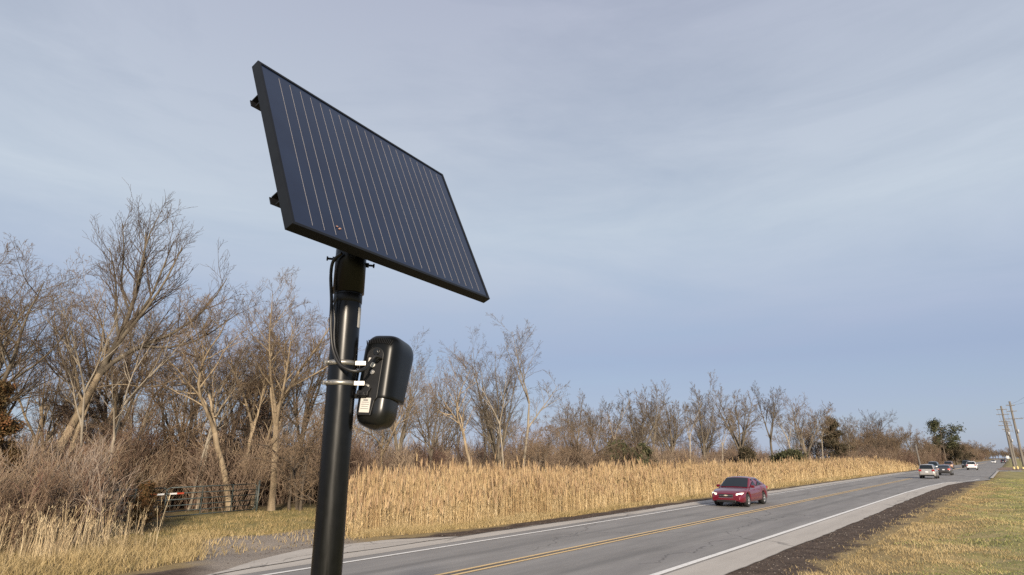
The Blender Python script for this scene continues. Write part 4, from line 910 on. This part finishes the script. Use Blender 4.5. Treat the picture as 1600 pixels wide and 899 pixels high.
# tilt bracket from panel back to sleeve top (built in world axes, parented with inverse)
bm = bmesh.new(); top = Vector((PX, PY, z2 - .03)); cen = O_ + U * W_ * .5 + Vd * HT * .5 - Fz * (TKN + .03)
cyl(bm, top, cen, .035, seg=16)
for s in (-1, 1): bx(bm, (top + cen) / 2 + U * .05 * s, (.006, .12, .20), U.to_track_quat('X', 'Z').to_euler())
o = bm_obj('tilt_bracket', bm, M['black_matt'], panel); o.matrix_parent_inverse = mx_.inverted()

# camera unit: local +Y looks away from the photographer; origin at its centre
def superring(w, d, n, p=3.2, cx=0, cy=0):
    out = []
    for i in range(n):
        a = 2 * math.pi * i / n; c, s = math.cos(a), math.sin(a)
        out.append((cx + w * math.copysign(abs(c) ** (2 / p), c), cy + d * math.copysign(abs(s) ** (2 / p), s)))
    return out
def loft(bm, rings, cap=True):
    rv = [[bm.verts.new(p) for p in r] for r in rings]; n = len(rv[0])
    for a, b in zip(rv, rv[1:]):
        for i in range(n):
            f = bm.faces.new((a[i], a[(i + 1) % n], b[(i + 1) % n], b[i])); f.smooth = True
    if cap: bm.faces.new(rv[0][::-1]).smooth = True; bm.faces.new(rv[-1]).smooth = True
    return rv
FC = at(597, 2.50, 594); yaw = rad(-15)
cu = empty('plate_camera', (FC[0], FC[1], FC[2]), yaw, 'rounded black camera clamped to the black pole, seen from behind with white label', 'camera'); cu.rotation_euler = (rad(-6), rad(3), yaw)
HW, HD = .073, .070
def prof(zz, zlo, zhi, rt, rb):     # rounding of the outline towards top and bottom
    if zz > zhi - rt: q = (zz - (zhi - rt)) / rt; return math.sqrt(max(0, 1 - q ** 2.4))
    if zz < zlo + rb: q = ((zlo + rb) - zz) / rb; return math.sqrt(max(0, 1 - q ** 2.2))
    return 1.0
bm = bmesh.new(); rings = []
zl, zh = -.207, .170
for i in range(41):
    t = i / 40; zz = zl + (zh - zl) * (.5 - .5 * math.cos(math.pi * t)); k = max(prof(zz, zl, zh, .05, .080), .05)
    rings.append([(x, y, zz) for x, y in superring(HW * (.25 + .75 * k) * min(1, k * 1.4 + .1), HD * (.35 + .65 * k) * min(1, k * 1.4 + .1), 44, 3.6, 0, .0)])
loft(bm, rings); bm_obj('body', bm, M['black_plastic'], cu)
# hood: larger shell over the upper two thirds, reaching forward
bm = bmesh.new(); rings = []
zl, zh = -.086, .186
for i in range(33):
    t = i / 32; zz = zl + (zh - zl) * (t ** .9 if t < 1 else 1); q = max(0, (zz - (zh - .075)) / .075); k = math.sqrt(max(0, 1 - q ** 2.2)); k = max(k, .06)
    w_ = (HW + .008) * (.45 + .55 * k) * min(1, k * 2 + .15); fwd_ = .105 + .05 * (zz - zl) / (zh - zl)
    d_ = (HD + .006 + fwd_) / 2 * (.55 + .45 * k) * min(1, k * 2 + .15); cyy = -(HD + .006) + (HD + .006 + fwd_) / 2
    rings.append([(x, y, zz) for x, y in superring(w_, d_, 56, 4.0, 0, cyy)])
loft(bm, rings, True); bm_obj('hood', bm, M['black_rough'], cu, bevel=.0015, seg=2)
# vents near the top of the hood (fine slots standing slightly proud)
bm = bmesh.new()
for i in range(15):
    a = (i - 7) / 7; bx(bm, (a * .056, -.0735, .150 - .010 * a * a), (.0022, .006, .024 - .004 * abs(a)), Euler((rad(-8), rad(18 * a), 0)))
bm_obj('vents', bm, M['black_matt'], cu)
# recessed rear plate with rounded top
bm = bmesh.new(); pts = [(-.045, -.160), (.012, -.160), (.020, -.100), (.030, -.088)] + [(.030 + 0 * 1 - .0375 + .0375 * math.cos(rad(a)), .085 + .036 * math.sin(rad(a))) for a in range(0, 181, 15)]
vs0 = [bm.verts.new((x, -.0775, z)) for x, z in pts]; vs1 = [bm.verts.new((x, -.070, z)) for x, z in pts]
bm.faces.new(vs0)
for i in range(len(pts)): j = (i + 1) % len(pts); bm.faces.new((vs0[i], vs0[j], vs1[j], vs1[i]))
bm_obj('rear_plate', bm, M['black_matt'], cu, bevel=.002)
for nm, mm, (x, z), r in (('plug', 'white_dot', (-.010, .044), .0105), ('screw', 'steel', (-.006, .014), .0095), ('screw', 'steel', (-.020, -.045), .0105), ('plug', 'black_plastic', (-.002, .100), .014)):
    bm = bmesh.new(); cyl(bm, (x, -.078, z), (x, -.084, z), r, seg=20); cyl(bm, (x, -.084, z), (x, -.0855, z), r * .55, seg=6); bm_obj(nm, bm, M[mm], cu, bevel=.001)
bm = bmesh.new(); bx(bm, (-.024, -.0795, .066), (.017, .004, .017)); bm_obj('tag', bm, M['white_sticker'], cu, bevel=.001)
bm = bmesh.new(); cyl(bm, (.006, -.076, .066), (.006, -.100, .066), .010, seg=16); cyl(bm, (.006, -.080, .066), (.006, -.090, .066), .013, seg=12); bm_obj('cable_gland', bm, M['black_plastic'], cu)
bm = bmesh.new(); bx(bm, (-.016, -.0785, -.120), (.044, .002, .058)); st_ = bm_obj('label_plate', bm, M['white_sticker'], cu)
bm = bmesh.new()
for k, ww in enumerate((.020, .030, .034, .028, .034)): bx(bm, (-.016, -.0800, -.100 - .0085 * k), (ww, .0012, .0016 if k else .005))
bm_obj('print', bm, M['ink'], st_)
# bracket towards the pole
bm = bmesh.new()
bx(bm, (-.062, -.060, -.082), (.085, .030, .016)); bx(bm, (-.095, -.052, -.030), (.012, .030, .120)); bx(bm, (-.030, -.086, -.074), (.050, .018, .020)); bx(bm, (-.018, -.084, -.060), (.030, .010, .030), Euler((0, rad(20), 0)))
cyl(bm, (-.040, -.094, -.082), (-.010, -.094, -.082), .008, seg=12); cyl(bm, (-.075, -.080, -.086), (-.075, -.094, -.086), .007, seg=6); cyl(bm, (-.022, -.094, -.076), (-.022, -.102, -.076), .007, seg=6)
bx(bm, (-.092, -.052, .045), (.030, .026, .020))
bm_obj('bracket', bm, M['black_matt'], cu, bevel=.0015)

# cable from the panel down the left of the pole, looping under the upper clamp to the camera
def pp(px, fwd, py): return at(px, fwd, py)
cb = smooth_path([pp(534, 2.34, 396), pp(521, 2.36, 408), pp(517, 2.37, 430), pp(518, 2.365, 470), pp(517, 2.36, 510), pp(520, 2.35, 545), pp(530, 2.335, 568), pp(545, 2.325, 578), pp(560, 2.33, 580), pp(572, 2.36, 575), pp(580, 2.385, 564), pp(587, 2.40, 557), pp(598, 2.425, 560), (0, 0, 0)][:-1], 8)
gl = cu.matrix_basis @ Vector((.006, -.097, .066)); cb[-1] = gl
path_tube('cable', cb, .0068, M['cable'], None, 12, label='black cable hanging from the panel and looping round the pole to the camera', category='cable')
cb2 = smooth_path([pp(527, 2.35, 465), pp(522, 2.352, 478), pp(523, 2.352, 500), pp(522, 2.352, 525), pp(524, 2.347, 545), pp(532, 2.332, 566)], 6)
path_tube('cable', cb2, .0042, M['cable'], None, 8, label='thinner black cable running down the pole beside the thick one', category='cable')
# ------------------------------------------------------------------ vehicles
M['tyre'] = mat('tyre_rubber', (.014, .014, .014), .8); M['rim'] = mat('alloy_rim', (.45, .45, .46), .3, .8)
M['dark_rim'] = mat('dark_rim', (.05, .05, .055), .4, .6)
M['glass'] = mat('car_glass', (.01, .014, .017), .05, 0, .5)
M['chrome'] = mat('chrome_trim', (.7, .7, .7), .15, 1.0)
M['black_trim'] = mat('black_trim', (.012, .012, .012), .5)
M['lamp_clear'] = mat('headlamp_glass', (.6, .6, .58), .1, 0, .6, coat=.5)
M['lamp_on'] = mat('lit_headlamp', (.8, .78, .7), .2, emit=(1, .9, .68), es=.7)
M['lamp_amber'] = mat('lit_warm_headlamp', (.8, .5, .3), .2, emit=(1, .55, .3), es=1.0)
M['tail'] = mat('tail_lamp', (.30, .02, .02), .2, coat=.5)
M['tail_on'] = mat('lit_tail_lamp', (.5, .05, .04), .2, emit=(1, .25, .18), es=.6)
M['plate'] = mat('number_plate', (.72, .73, .75), .4)
M['emblem'] = mat('pale_gold_emblem', (.78, .70, .55), .25, .4)
def carpaint(name, c, metal=.35): return mat(name, c, .28, metal, .5, .04, 40, coat=1.0)

def arch_z(x, sill, wheels, R):
    z = sill
    for xw, zw in wheels:
        d = abs(x - xw)
        if d < R: z = max(z, zw + math.sqrt(R * R - d * d))
    return z

def make_car(loc, heading, label, paint_m, kind='sedan', L_=4.6, W_=1.8, H_=1.47, head='lamp_clear', tail='tail', rim='rim', group='vehicles on the road', emblem=False, roof_rails=False, name='car', cat='car', grille='black_trim'):
    """local +X is the front"""
    e = empty(name, loc, heading, label, cat, group); hw = W_ / 2; wr = .33 if kind == 'sedan' else .36; wb = L_ * .585
    xf = L_ / 2 - L_ * .195; xr = xf - wb; wheels = ((xf, wr), (xr, wr)); Ra = wr + .055; sill = .22 if kind == 'sedan' else .27
    if kind == 'sedan':
        belt = [(-L_/2, .62), (-L_/2 + .04, .88), (-L_/2 + .12, 1.01), (-L_/2 + .55, 1.05), (-.9, 1.0), (.55, .93), (.95, .93), (1.5, .86), (L_/2 - .38, .77), (L_/2 - .12, .66), (L_/2, .50)]
        gh = [(1.02, .93), (.22, H_ - .03), (-.25, H_), (-.95, H_ - .05), (-1.75, 1.04)]
    else:
        belt = [(-L_/2, .60), (-L_/2 + .03, .98), (-L_/2 + .06, 1.10), (-L_/2 + .5, 1.12), (.6, 1.06), (1.05, 1.05), (1.6, 1.0), (L_/2 - .3, .92), (L_/2 - .1, .80), (L_/2, .56)]
        gh = [(1.08, 1.05), (.42, H_ - .05), (-.3, H_), (-L_/2 + .55, H_ - .04), (-L_/2 + .10, 1.10)]
    bxs = [p[0] for p in belt]; bzs = [p[1] for p in belt]
    X = np.unique(np.concatenate([np.linspace(-L_/2, L_/2, 92), [-L_/2 + .01, L_/2 - .01, xf - Ra, xf + Ra, xr - Ra, xr + Ra]]))
    bm = bmesh.new(); rows = []
    for x in X:
        zt = float(np.interp(x, bxs, bzs)); ends = min((x + L_/2), (L_/2 - x)); tw = 1 - .17 * math.exp(-ends / .16) - .035 * math.exp(-ends / .6)
        zb = arch_z(x, sill + .10 * math.exp(-ends / .12), wheels, Ra); zb = min(zb, zt - .05); h = zt - zb; w_ = hw * tw
        prof_ = [(w_ * .86, zb - .0) if zb < .5 else (w_ * .93, zb), (w_ * .965, zb + .05 * h), (w_ * .99, zb + .22 * h), (w_, zb + .45 * h), (w_ * .985, zb + .68 * h), (w_ * .955, zb + .86 * h), (w_ * .90, zt - .02), (w_ * .80, zt + .012), (w_ * .5, zt + .03), (0, zt + .038)]
        half = [Vector((x, -y, z)) for y, z in prof_]; full = half + [Vector((v.x, -v.y, v.z)) for v in half[-2::-1]]; rows.append([bm.verts.new(v) for v in full])
    for a, b in zip(rows, rows[1:]):
        for i in range(len(a) - 1): f = bm.faces.new((a[i], a[i + 1], b[i + 1], b[i])); f.smooth = True
    bm.faces.new(rows[0]); bm.faces.new(rows[-1][::-1]); body = bm_obj('body', bm, paint_m, e)
    # dark underbody and wheel wells
    bm = bmesh.new(); bx(bm, (0, 0, sill + .20), (L_ - .25, W_ - .42, .34)); bm_obj('underbody', bm, M['black_trim'], e)
    # greenhouse: roof and pillars
    wbt, wrf = hw * .88, hw * .70; xs_ = [g[0] for g in gh]; zs_ = [g[1] for g in gh]
    bm = bmesh.new(); rows = []
    for x in np.linspace(xs_[-1], xs_[0], 30):
        zt = float(np.interp(x, xs_[::-1], zs_[::-1])); z0 = float(np.interp(x, bxs, bzs)) - .02; k = (zt - z0) / (H_ - z0 + 1e-6); wt = wbt + (wrf - wbt) * max(0, min(1, k))
        row_ = [(wbt, z0), (wbt + (wt - wbt) * .5 + .01, z0 + (zt - z0) * .5), (wt + .01, zt - .06 * max(k, .1)), (wt * .92, zt - .01), (wt * .5, zt + .02), (0, zt + .03)]
        half = [Vector((x, -y, z)) for y, z in row_]; full = half + [Vector((v.x, -v.y, v.z)) for v in half[-2::-1]]; rows.append([bm.verts.new(v) for v in full])
    for a, b in zip(rows, rows[1:]):
        for i in range(len(a) - 1): f = bm.faces.new((a[i], a[i + 1], b[i + 1], b[i])); f.smooth = True
    bm_obj('roof', bm, paint_m, e)
    # glass
    def pane(nm, c4, lift):
        bm = bmesh.new(); c4 = [Vector(c) for c in c4]; nrm = (c4[1] - c4[0]).cross(c4[3] - c4[0]).normalized(); cen_ = sum(c4, Vector()) / 4
        if nrm.dot(cen_ - Vector((0, 0, 1.0))) < 0: nrm = -nrm
        n_ = 6; g = []
        for i in range(n_ + 1):
            g.append([])
            for j in range(5):
                u, v = i / n_, j / 4; p = (c4[0] * (1 - u) + c4[1] * u) * (1 - v) + (c4[3] * (1 - u) + c4[2] * u) * v
                g[-1].append(bm.verts.new(p + nrm * (lift + (.03 * math.sin(math.pi * u) if nm != 'side_window' else .012 * math.sin(math.pi * v)))))
        for i in range(n_):
            for j in range(4): bm.faces.new((g[i][j], g[i + 1][j], g[i + 1][j + 1], g[i][j + 1])).smooth = True
        return bm_obj(nm, bm, M['glass'], e)
    def lx(t, a, b): return a + (b - a) * t
    def gpt(i, t, s, inset): # point between stations i and i+1
        x = lx(t, xs_[i], xs_[i + 1]); z = lx(t, zs_[i], zs_[i + 1]); z0 = float(np.interp(x, bxs, bzs)) - .02; k = (z - z0) / (H_ - z0); wt = wbt + (wrf - wbt) * max(0, min(1, k)); return (x, s * (wt - inset), z)
    pane('windscreen', [gpt(0, .06, -1, .04), gpt(0, .06, 1, .04), gpt(0, .93, 1, .06), gpt(0, .93, -1, .06)], .012)
    pane('rear_window', [gpt(3, .90 if kind == 'sedan' else .92, -1, .06), gpt(3, .90 if kind == 'sedan' else .92, 1, .06), gpt(3, .10, 1, .07), gpt(3, .10, -1, .07)], .014)
    def sw(xa, xb, ta, tb, s):
        pts_ = []
        for x, top in ((xa, 0), (xb, 0), (tb, 1), (ta, 1)):
            zt = float(np.interp(x, xs_[::-1], zs_[::-1])) - .07; z0 = float(np.interp(x, bxs, bzs)) + .02; z = zt if top else z0; zz0 = z0 - .04; k = (z - zz0) / (H_ - zz0); pts_.append((x, s * (wbt + (wrf - wbt) * k), z))
        pane('side_window', pts_, .024)
    a0, a1 = xs_[0] - .28, xs_[1] + .0; m0 = (xs_[1] + xs_[3]) / 2 + .05; r0_, r1_ = xs_[3] - (.35 if kind == 'sedan' else .15), xs_[3] + .02
    for s in (-1, 1): sw(a0, m0 + .03, m0 + .03, a1 - .05, s); sw(m0 - .05, r0_, r1_, m0 - .05, s)
    # wheels
    for xw, _z in wheels:
        for s in (-1, 1):
            we = empty('wheel', (xw, s * (hw - .115), wr)); we.parent = e
            bm = bmesh.new(); lathe(bm, [(wr * .62, -.105), (wr * .93, -.105), (wr, -.08), (wr, .08), (wr * .93, .105), (wr * .62, .105), (wr * .62, -.105)], 32, 'Y'); bm_obj('tyre', bm, M['tyre'], we)
            bm = bmesh.new(); lathe(bm, [(wr * .64, s * .095), (wr * .58, s * .10), (wr * .56, s * .05), (.0, s * .05)], 28, 'Y')
            for k in range(7):
                a = 2 * math.pi * k / 7; bx(bm, (math.cos(a) * wr * .32, s * .085, math.sin(a) * wr * .32), (wr * .52, .02, wr * .13), Euler((0, -a, 0)))
            cyl(bm, (0, s * .07, 0), (0, s * .105, 0), wr * .14, seg=12); bm_obj('rim', bm, M[rim], we)
            bm = bmesh.new(); cyl(bm, (xw, s * (hw - .28), wr + .03), (xw, s * (hw - .30), wr + .03), Ra, seg=24); bm_obj('wheel_well', bm, M['black_trim'], e)
    # front: lamps, grille, bumper intake, emblem
    zf = .63 if kind == 'sedan' else .80
    for s in (-1, 1):
        bm = bmesh.new(); pts_ = [(L_/2 - .05, s * hw * .58, zf - .03), (L_/2 - .14, s * hw * .84, zf - .03), (L_/2 - .36, s * hw * .95, zf + .09), (L_/2 - .22, s * hw * .84, zf + .09), (L_/2 - .085, s * hw * .60, zf + .05)]
        a = [bm.verts.new(Vector(p) + Vector((.012, s * .006, 0))) for p in pts_]; b = [bm.verts.new(Vector(p) + Vector((-.05, -s * .04, 0))) for p in pts_]; bm.faces.new(a)
        for i in range(5): bm.faces.new((a[i], a[(i + 1) % 5], b[(i + 1) % 5], b[i]))
        bm_obj('headlight', bm, M[head], e, bevel=.008)
    bm = bmesh.new(); bx(bm, (L_/2 - .025, 0, zf - .07), (.06, hw * .86, .17)); bm_obj('grille', bm, M[grille], e, bevel=.03)
    bm = bmesh.new(); bx(bm, (L_/2 - .010, 0, zf - .165), (.05, hw * .88, .022)); bx(bm, (L_/2 - .015, 0, zf - .055), (.05, hw * .80, .028)); bm_obj('grille_bar', bm, M['chrome'], e, bevel=.008)
    bm = bmesh.new(); bx(bm, (L_/2 - .03, 0, .30), (.09, hw * 1.15, .13)); bm_obj('air_intake', bm, M['black_trim'], e, bevel=.03)
    if emblem:
        bm = bmesh.new(); bx(bm, (L_/2 + .012, 0, zf - .05), (.014, .19, .040)); bx(bm, (L_/2 + .012, 0, zf - .05), (.016, .07, .065)); bm_obj('emblem', bm, M['emblem'], e, bevel=.008)
        for s in (-1, 1):
            bm = bmesh.new(); bx(bm, (L_/2 - .10, s * hw * .78, .36), (.06, .12, .06)); bm_obj('fog_lamp', bm, M['lamp_clear'], e, bevel=.01)
    # rear: lamps, plate, dark lower bumper
    zr = .86 if kind == 'sedan' else .98
    for s in (-1, 1):
        bm = bmesh.new(); bx(bm, (-L_/2 + .08, s * hw * .74, zr), (.16, hw * .34, .15 if kind == 'sedan' else .22)); bm_obj('tail_light', bm, M[tail], e, bevel=.02)
        bm = bmesh.new(); bx(bm, (.72, s * (hw * .93 + .10), 1.00 if kind == 'sedan' else 1.12), (.11, .19, .14)); bx(bm, (.74, s * hw * .9, .95 if kind == 'sedan' else 1.08), (.06, .12, .04)); bm_obj('mirror', bm, paint_m, e, bevel=.03, seg=3)
    bm = bmesh.new(); bx(bm, (-L_/2 - .004, 0, zr - .06 if kind == 'sedan' else .80), (.012, .31, .15)); bm_obj('number_plate', bm, M['plate'], e, bevel=.003)
    bm = bmesh.new(); bx(bm, (-L_/2 + .03, 0, sill + .13), (.10, W_ * .80, .16)); bm_obj('rear_bumper', bm, M['black_trim'], e, bevel=.03)
    for s in (-1, 1):
        bm = bmesh.new(); zz = .82 if kind == 'sedan' else .92
        for xx in (.28, -.62): bx(bm, (xx, s * (hw * .985 + .006), zz), (.16, .03, .022))
        bm_obj('door_handle', bm, paint_m, e, bevel=.005)
    if roof_rails:
        for s in (-1, 1):
            bm = bmesh.new(); bx(bm, (-.5, s * hw * .62, H_ + .04), (1.9, .03, .03)); bm_obj('roof_rail', bm, M['chrome'], e, bevel=.01)
    return e
TOW, AWAY = -math.pi / 2 - TH, math.pi / 2 - TH
def on_road(off, along): p = road(off, along); return (p.x, p.y, .004)
make_car(on_road(-12.05, 35.3), TOW, 'dark crimson sedan with lit headlights coming towards the camera', carpaint('crimson_paint', (.13, .003, .014), .15), 'sedan', 4.6, 1.80, 1.47, 'lamp_on', emblem=True)
make_car(on_road(-8.35, 94.8), AWAY, 'pale silver SUV seen from behind, nearest of the distant cars', carpaint('champagne_silver_paint', (.42, .40, .37), .4), 'suv', 4.5, 1.84, 1.70, name='car', cat='car')
make_car(on_road(-8.0, 114.5), AWAY, 'dark grey sedan seen from behind, just right of the silver SUV', carpaint('dark_grey_paint', (.075, .068, .064), .4), 'sedan', 4.8, 1.85, 1.46, tail='tail_on')
make_car(at(1456, 124)[:2] + (.004,), TOW, 'grey SUV approaching, mostly hidden behind the silver SUV', carpaint('blue_grey_paint', (.10, .12, .13), .4), 'suv', 4.7, 1.88, 1.75, 'lamp_on')
make_car(at(1480, 146)[:2] + (.004,), TOW, 'tan car approaching behind the dark grey sedan', carpaint('tan_red_paint', (.30, .17, .12), .3), 'suv', 4.6, 1.85, 1.72, 'lamp_amber')
make_car(at(1516, 134)[:2] + (.004,), AWAY, 'white SUV driving away, alone to the right of the others', carpaint('white_paint', (.72, .72, .71), .0), 'suv', 4.7, 1.9, 1.72)
make_car(at(1508, 160)[:2] + (.004,), TOW, 'black SUV approaching just left of the white SUV', carpaint('black_paint', (.02, .02, .022), .2), 'suv', 4.9, 1.95, 1.85)
make_car(at(1551, 300)[:2] + (.004,), TOW, 'tiny white car far down the road', carpaint('far_white_paint', (.7, .7, .7), .0), 'sedan', 4.7, 1.85, 1.6)
make_car(at(1566, 290)[:2] + (.004,), AWAY, 'tiny dark car far down the road beside the white one', carpaint('far_dark_paint', (.03, .03, .035), .2), 'suv', 4.8, 1.9, 1.8)

# ------------------------------------------------------------------ utility poles and wires, far right
M['pole_wood'] = mat('weathered_pole_wood', (.12, .108, .095), .85, 0, .2, .0, 4, col2=(.20, .182, .162), stretch=(1, 1, .1), bump=.4, bscale=30)
M['insulator'] = mat('grey_insulator', (.35, .36, .38), .3); M['wire'] = mat('aluminium_wire', (.12, .12, .12), .5, .5)
def upole(off, along, H, arms, label, rz=0.0):
    p = road(off, along); e = empty('utility_pole', p, -TH + rz, label, 'utility pole', 'wooden utility poles by the road')
    bm = bmesh.new(); lathe(bm, [(.30, -.3), (.20, H), (.0, H + .03)], 16); bm_obj('shaft', bm, M['pole_wood'], e)
    for h, w_ in arms:
        a = empty('crossarm', (0, -.24, H - h)); a.parent = e
        bm = bmesh.new(); bx(bm, (0, 0, 0), (w_, .12, .14)); bm_obj('beam', bm, M['pole_wood'], a)
        for q in (-.46, -.2, .2, .46):
            bm = bmesh.new(); lathe(bm, [(.03, .07), (.07, .10), (.04, .16), (.07, .2), (.02, .28)], 10)
            o = bm_obj('insulator', bm, M['insulator'], a); o.location = (q * w_, 0, 0)
    bm = bmesh.new(); lathe(bm, [(.0, H * .55 - .5), (.22, H * .55 - .5), (.22, H * .55 + .4), (.0, H * .55 + .45)], 16); o = bm_obj('transformer', bm, M['insulator'], e); o.location = (.35, -.2, 0) 
    return p, H
A1 = [(.9, 2.2), (2.2, 2.6), (4.0, 2.2), (5.0, 2.8), (6.0, 1.6)]
pA = upole(.5, 205, 15.6, A1, 'wooden utility pole with many crossarms, left one of the pair')
pB = upole(2.3, 192, 15.8, [(1.0, 1.7), (2.4, 1.9), (4.2, 3.6)], 'wooden utility pole with one wide crossarm at the right picture edge')
pC = upole(7.5, 96, 14.5, [(.9, 2.2), (3.5, 2.8)], 'nearer wooden utility pole just off the right picture edge, carrying the wires')
pD = upole(1.2, 262, 14.5, [(.9, 2.2), (3.5, 2.4)], 'third wooden utility pole, smaller and farther down the road')
def wire(p, q, sag, label):
    p = Vector(p); q = Vector(q); pts_ = [p.lerp(q, t) - Vector((0, 0, sag * 4 * t * (1 - t))) for t in np.linspace(0, 1, 24)]
    path_tube('overhead_wire', pts_, .016, M['wire'], None, 4, label=label, category='wire', group='overhead wires')
for (a, b, lab) in ((pB, pC, 'overhead wire rising out of frame from the right utility pole'), (pA, pD, 'overhead wire between the two farther utility poles')):
    for h, o_, wl in ((.8, -.9, ', upper left of three'), (.8, .9, ', upper right of three'), (3.9, 1.2, ', lowest of three')):
        wire(a[0] + DN * o_ + Vector((0, 0, a[1] - h)), b[0] + DN * o_ + Vector((0, 0, b[1] - h)), 1.2, lab + wl)

# small roadside things far off
M['yellow_post'] = mat('yellow_plastic', (.62, .47, .20), .6, var=.1); M['sign_white'] = mat('sign_white', (.75, .75, .73), .5)
def marker(off, along, h, label):
    p = road(off, along); e = empty('bollard', p, 0, label, 'bollard', 'yellow bollards at the foot of the utility pole')
    bm = bmesh.new(); lathe(bm, [(.26, 0), (.20, h * .2), (.17, h * .85), (.12, h), (0, h + .03)], 14); bm_obj('tube', bm, M['yellow_post'], e)
    bm = bmesh.new(); lathe(bm, [(.36, 0), (.36, .08), (.26, .1)], 14); bm_obj('base', bm, M['black_trim'], e)
marker(.3, 176, .6, 'yellow bollard left of two more by the utility pole foot'); marker(.95, 178, .7, 'middle yellow bollard by the utility pole foot'); marker(1.9, 180, .5, 'smallest yellow bollard, right of the utility pole foot')
def post_sign(off, along, h, w_, hh, m, label, wood=False, tilt=0):
    p = road(off, along); e = empty('road_sign', p, -TH, label, 'sign'); e.rotation_euler = (0, tilt, -TH)
    bm = bmesh.new(); cyl(bm, (0, 0, -.1), (0, 0, h), .04, seg=10); bm_obj('post', bm, M['steel'], e)
    bm = bmesh.new(); bx(bm, (0, -.05, h - hh / 2), (w_, .01, hh)); bm_obj('board', bm, m, e, bevel=.003)
post_sign(-17.5, 300, 3.6, .9, 1.1, M['sign_white'], 'white sign on a post far off at the left roadside')
post_sign(-.6, 300, 3.2, .8, 1.0, M['sign_white'], 'pale sign far off just left of the utility poles')
x, y, _ = at(1436, 125)
e = empty('leaning_post', (x, y, 0), 0, 'weathered wooden post leaning left at the end of the reeds', 'post'); e.rotation_euler = (0, rad(-3), 0)
bm = bmesh.new(); lathe(bm, [(.17, -.2), (.13, 4.9), (0, 4.95)], 12); bm_obj('shaft', bm, M['pole_wood'], e)
bm = bmesh.new(); bx(bm, (-.1, -.2, .75), (.32, .02, .32), Euler((0, rad(45), 0))); bm_obj('marker_plate', bm, mat('orange_white_plate', (.8, .55, .35), .5), e)
# far driveway and kerb on the right
edge_strip('kerb', np.arange(96, 150, 2.0), lambda y: -2.32, lambda y: -2.02, .12, conc)
dm = asphalt_material('driveway_concrete', (.36, .34, .32), (.28, .26, .25), (.44, .42, .40), crack=False)
edge_strip('driveway', np.arange(151, 161, 1.0), lambda y: -2.3, lambda y: 60.0, .02, dm, 12)
edge_strip('gravel_patch', np.arange(165, 215, 2.0), lambda y: -2.5 + wob(y, .3, 3), lambda y: 3.5 + wob(y, .5, 60), .014, mat('reddish_gravel', (.12, .075, .055), .95, var=.0, col2=(.3, .2, .14), scale=3))
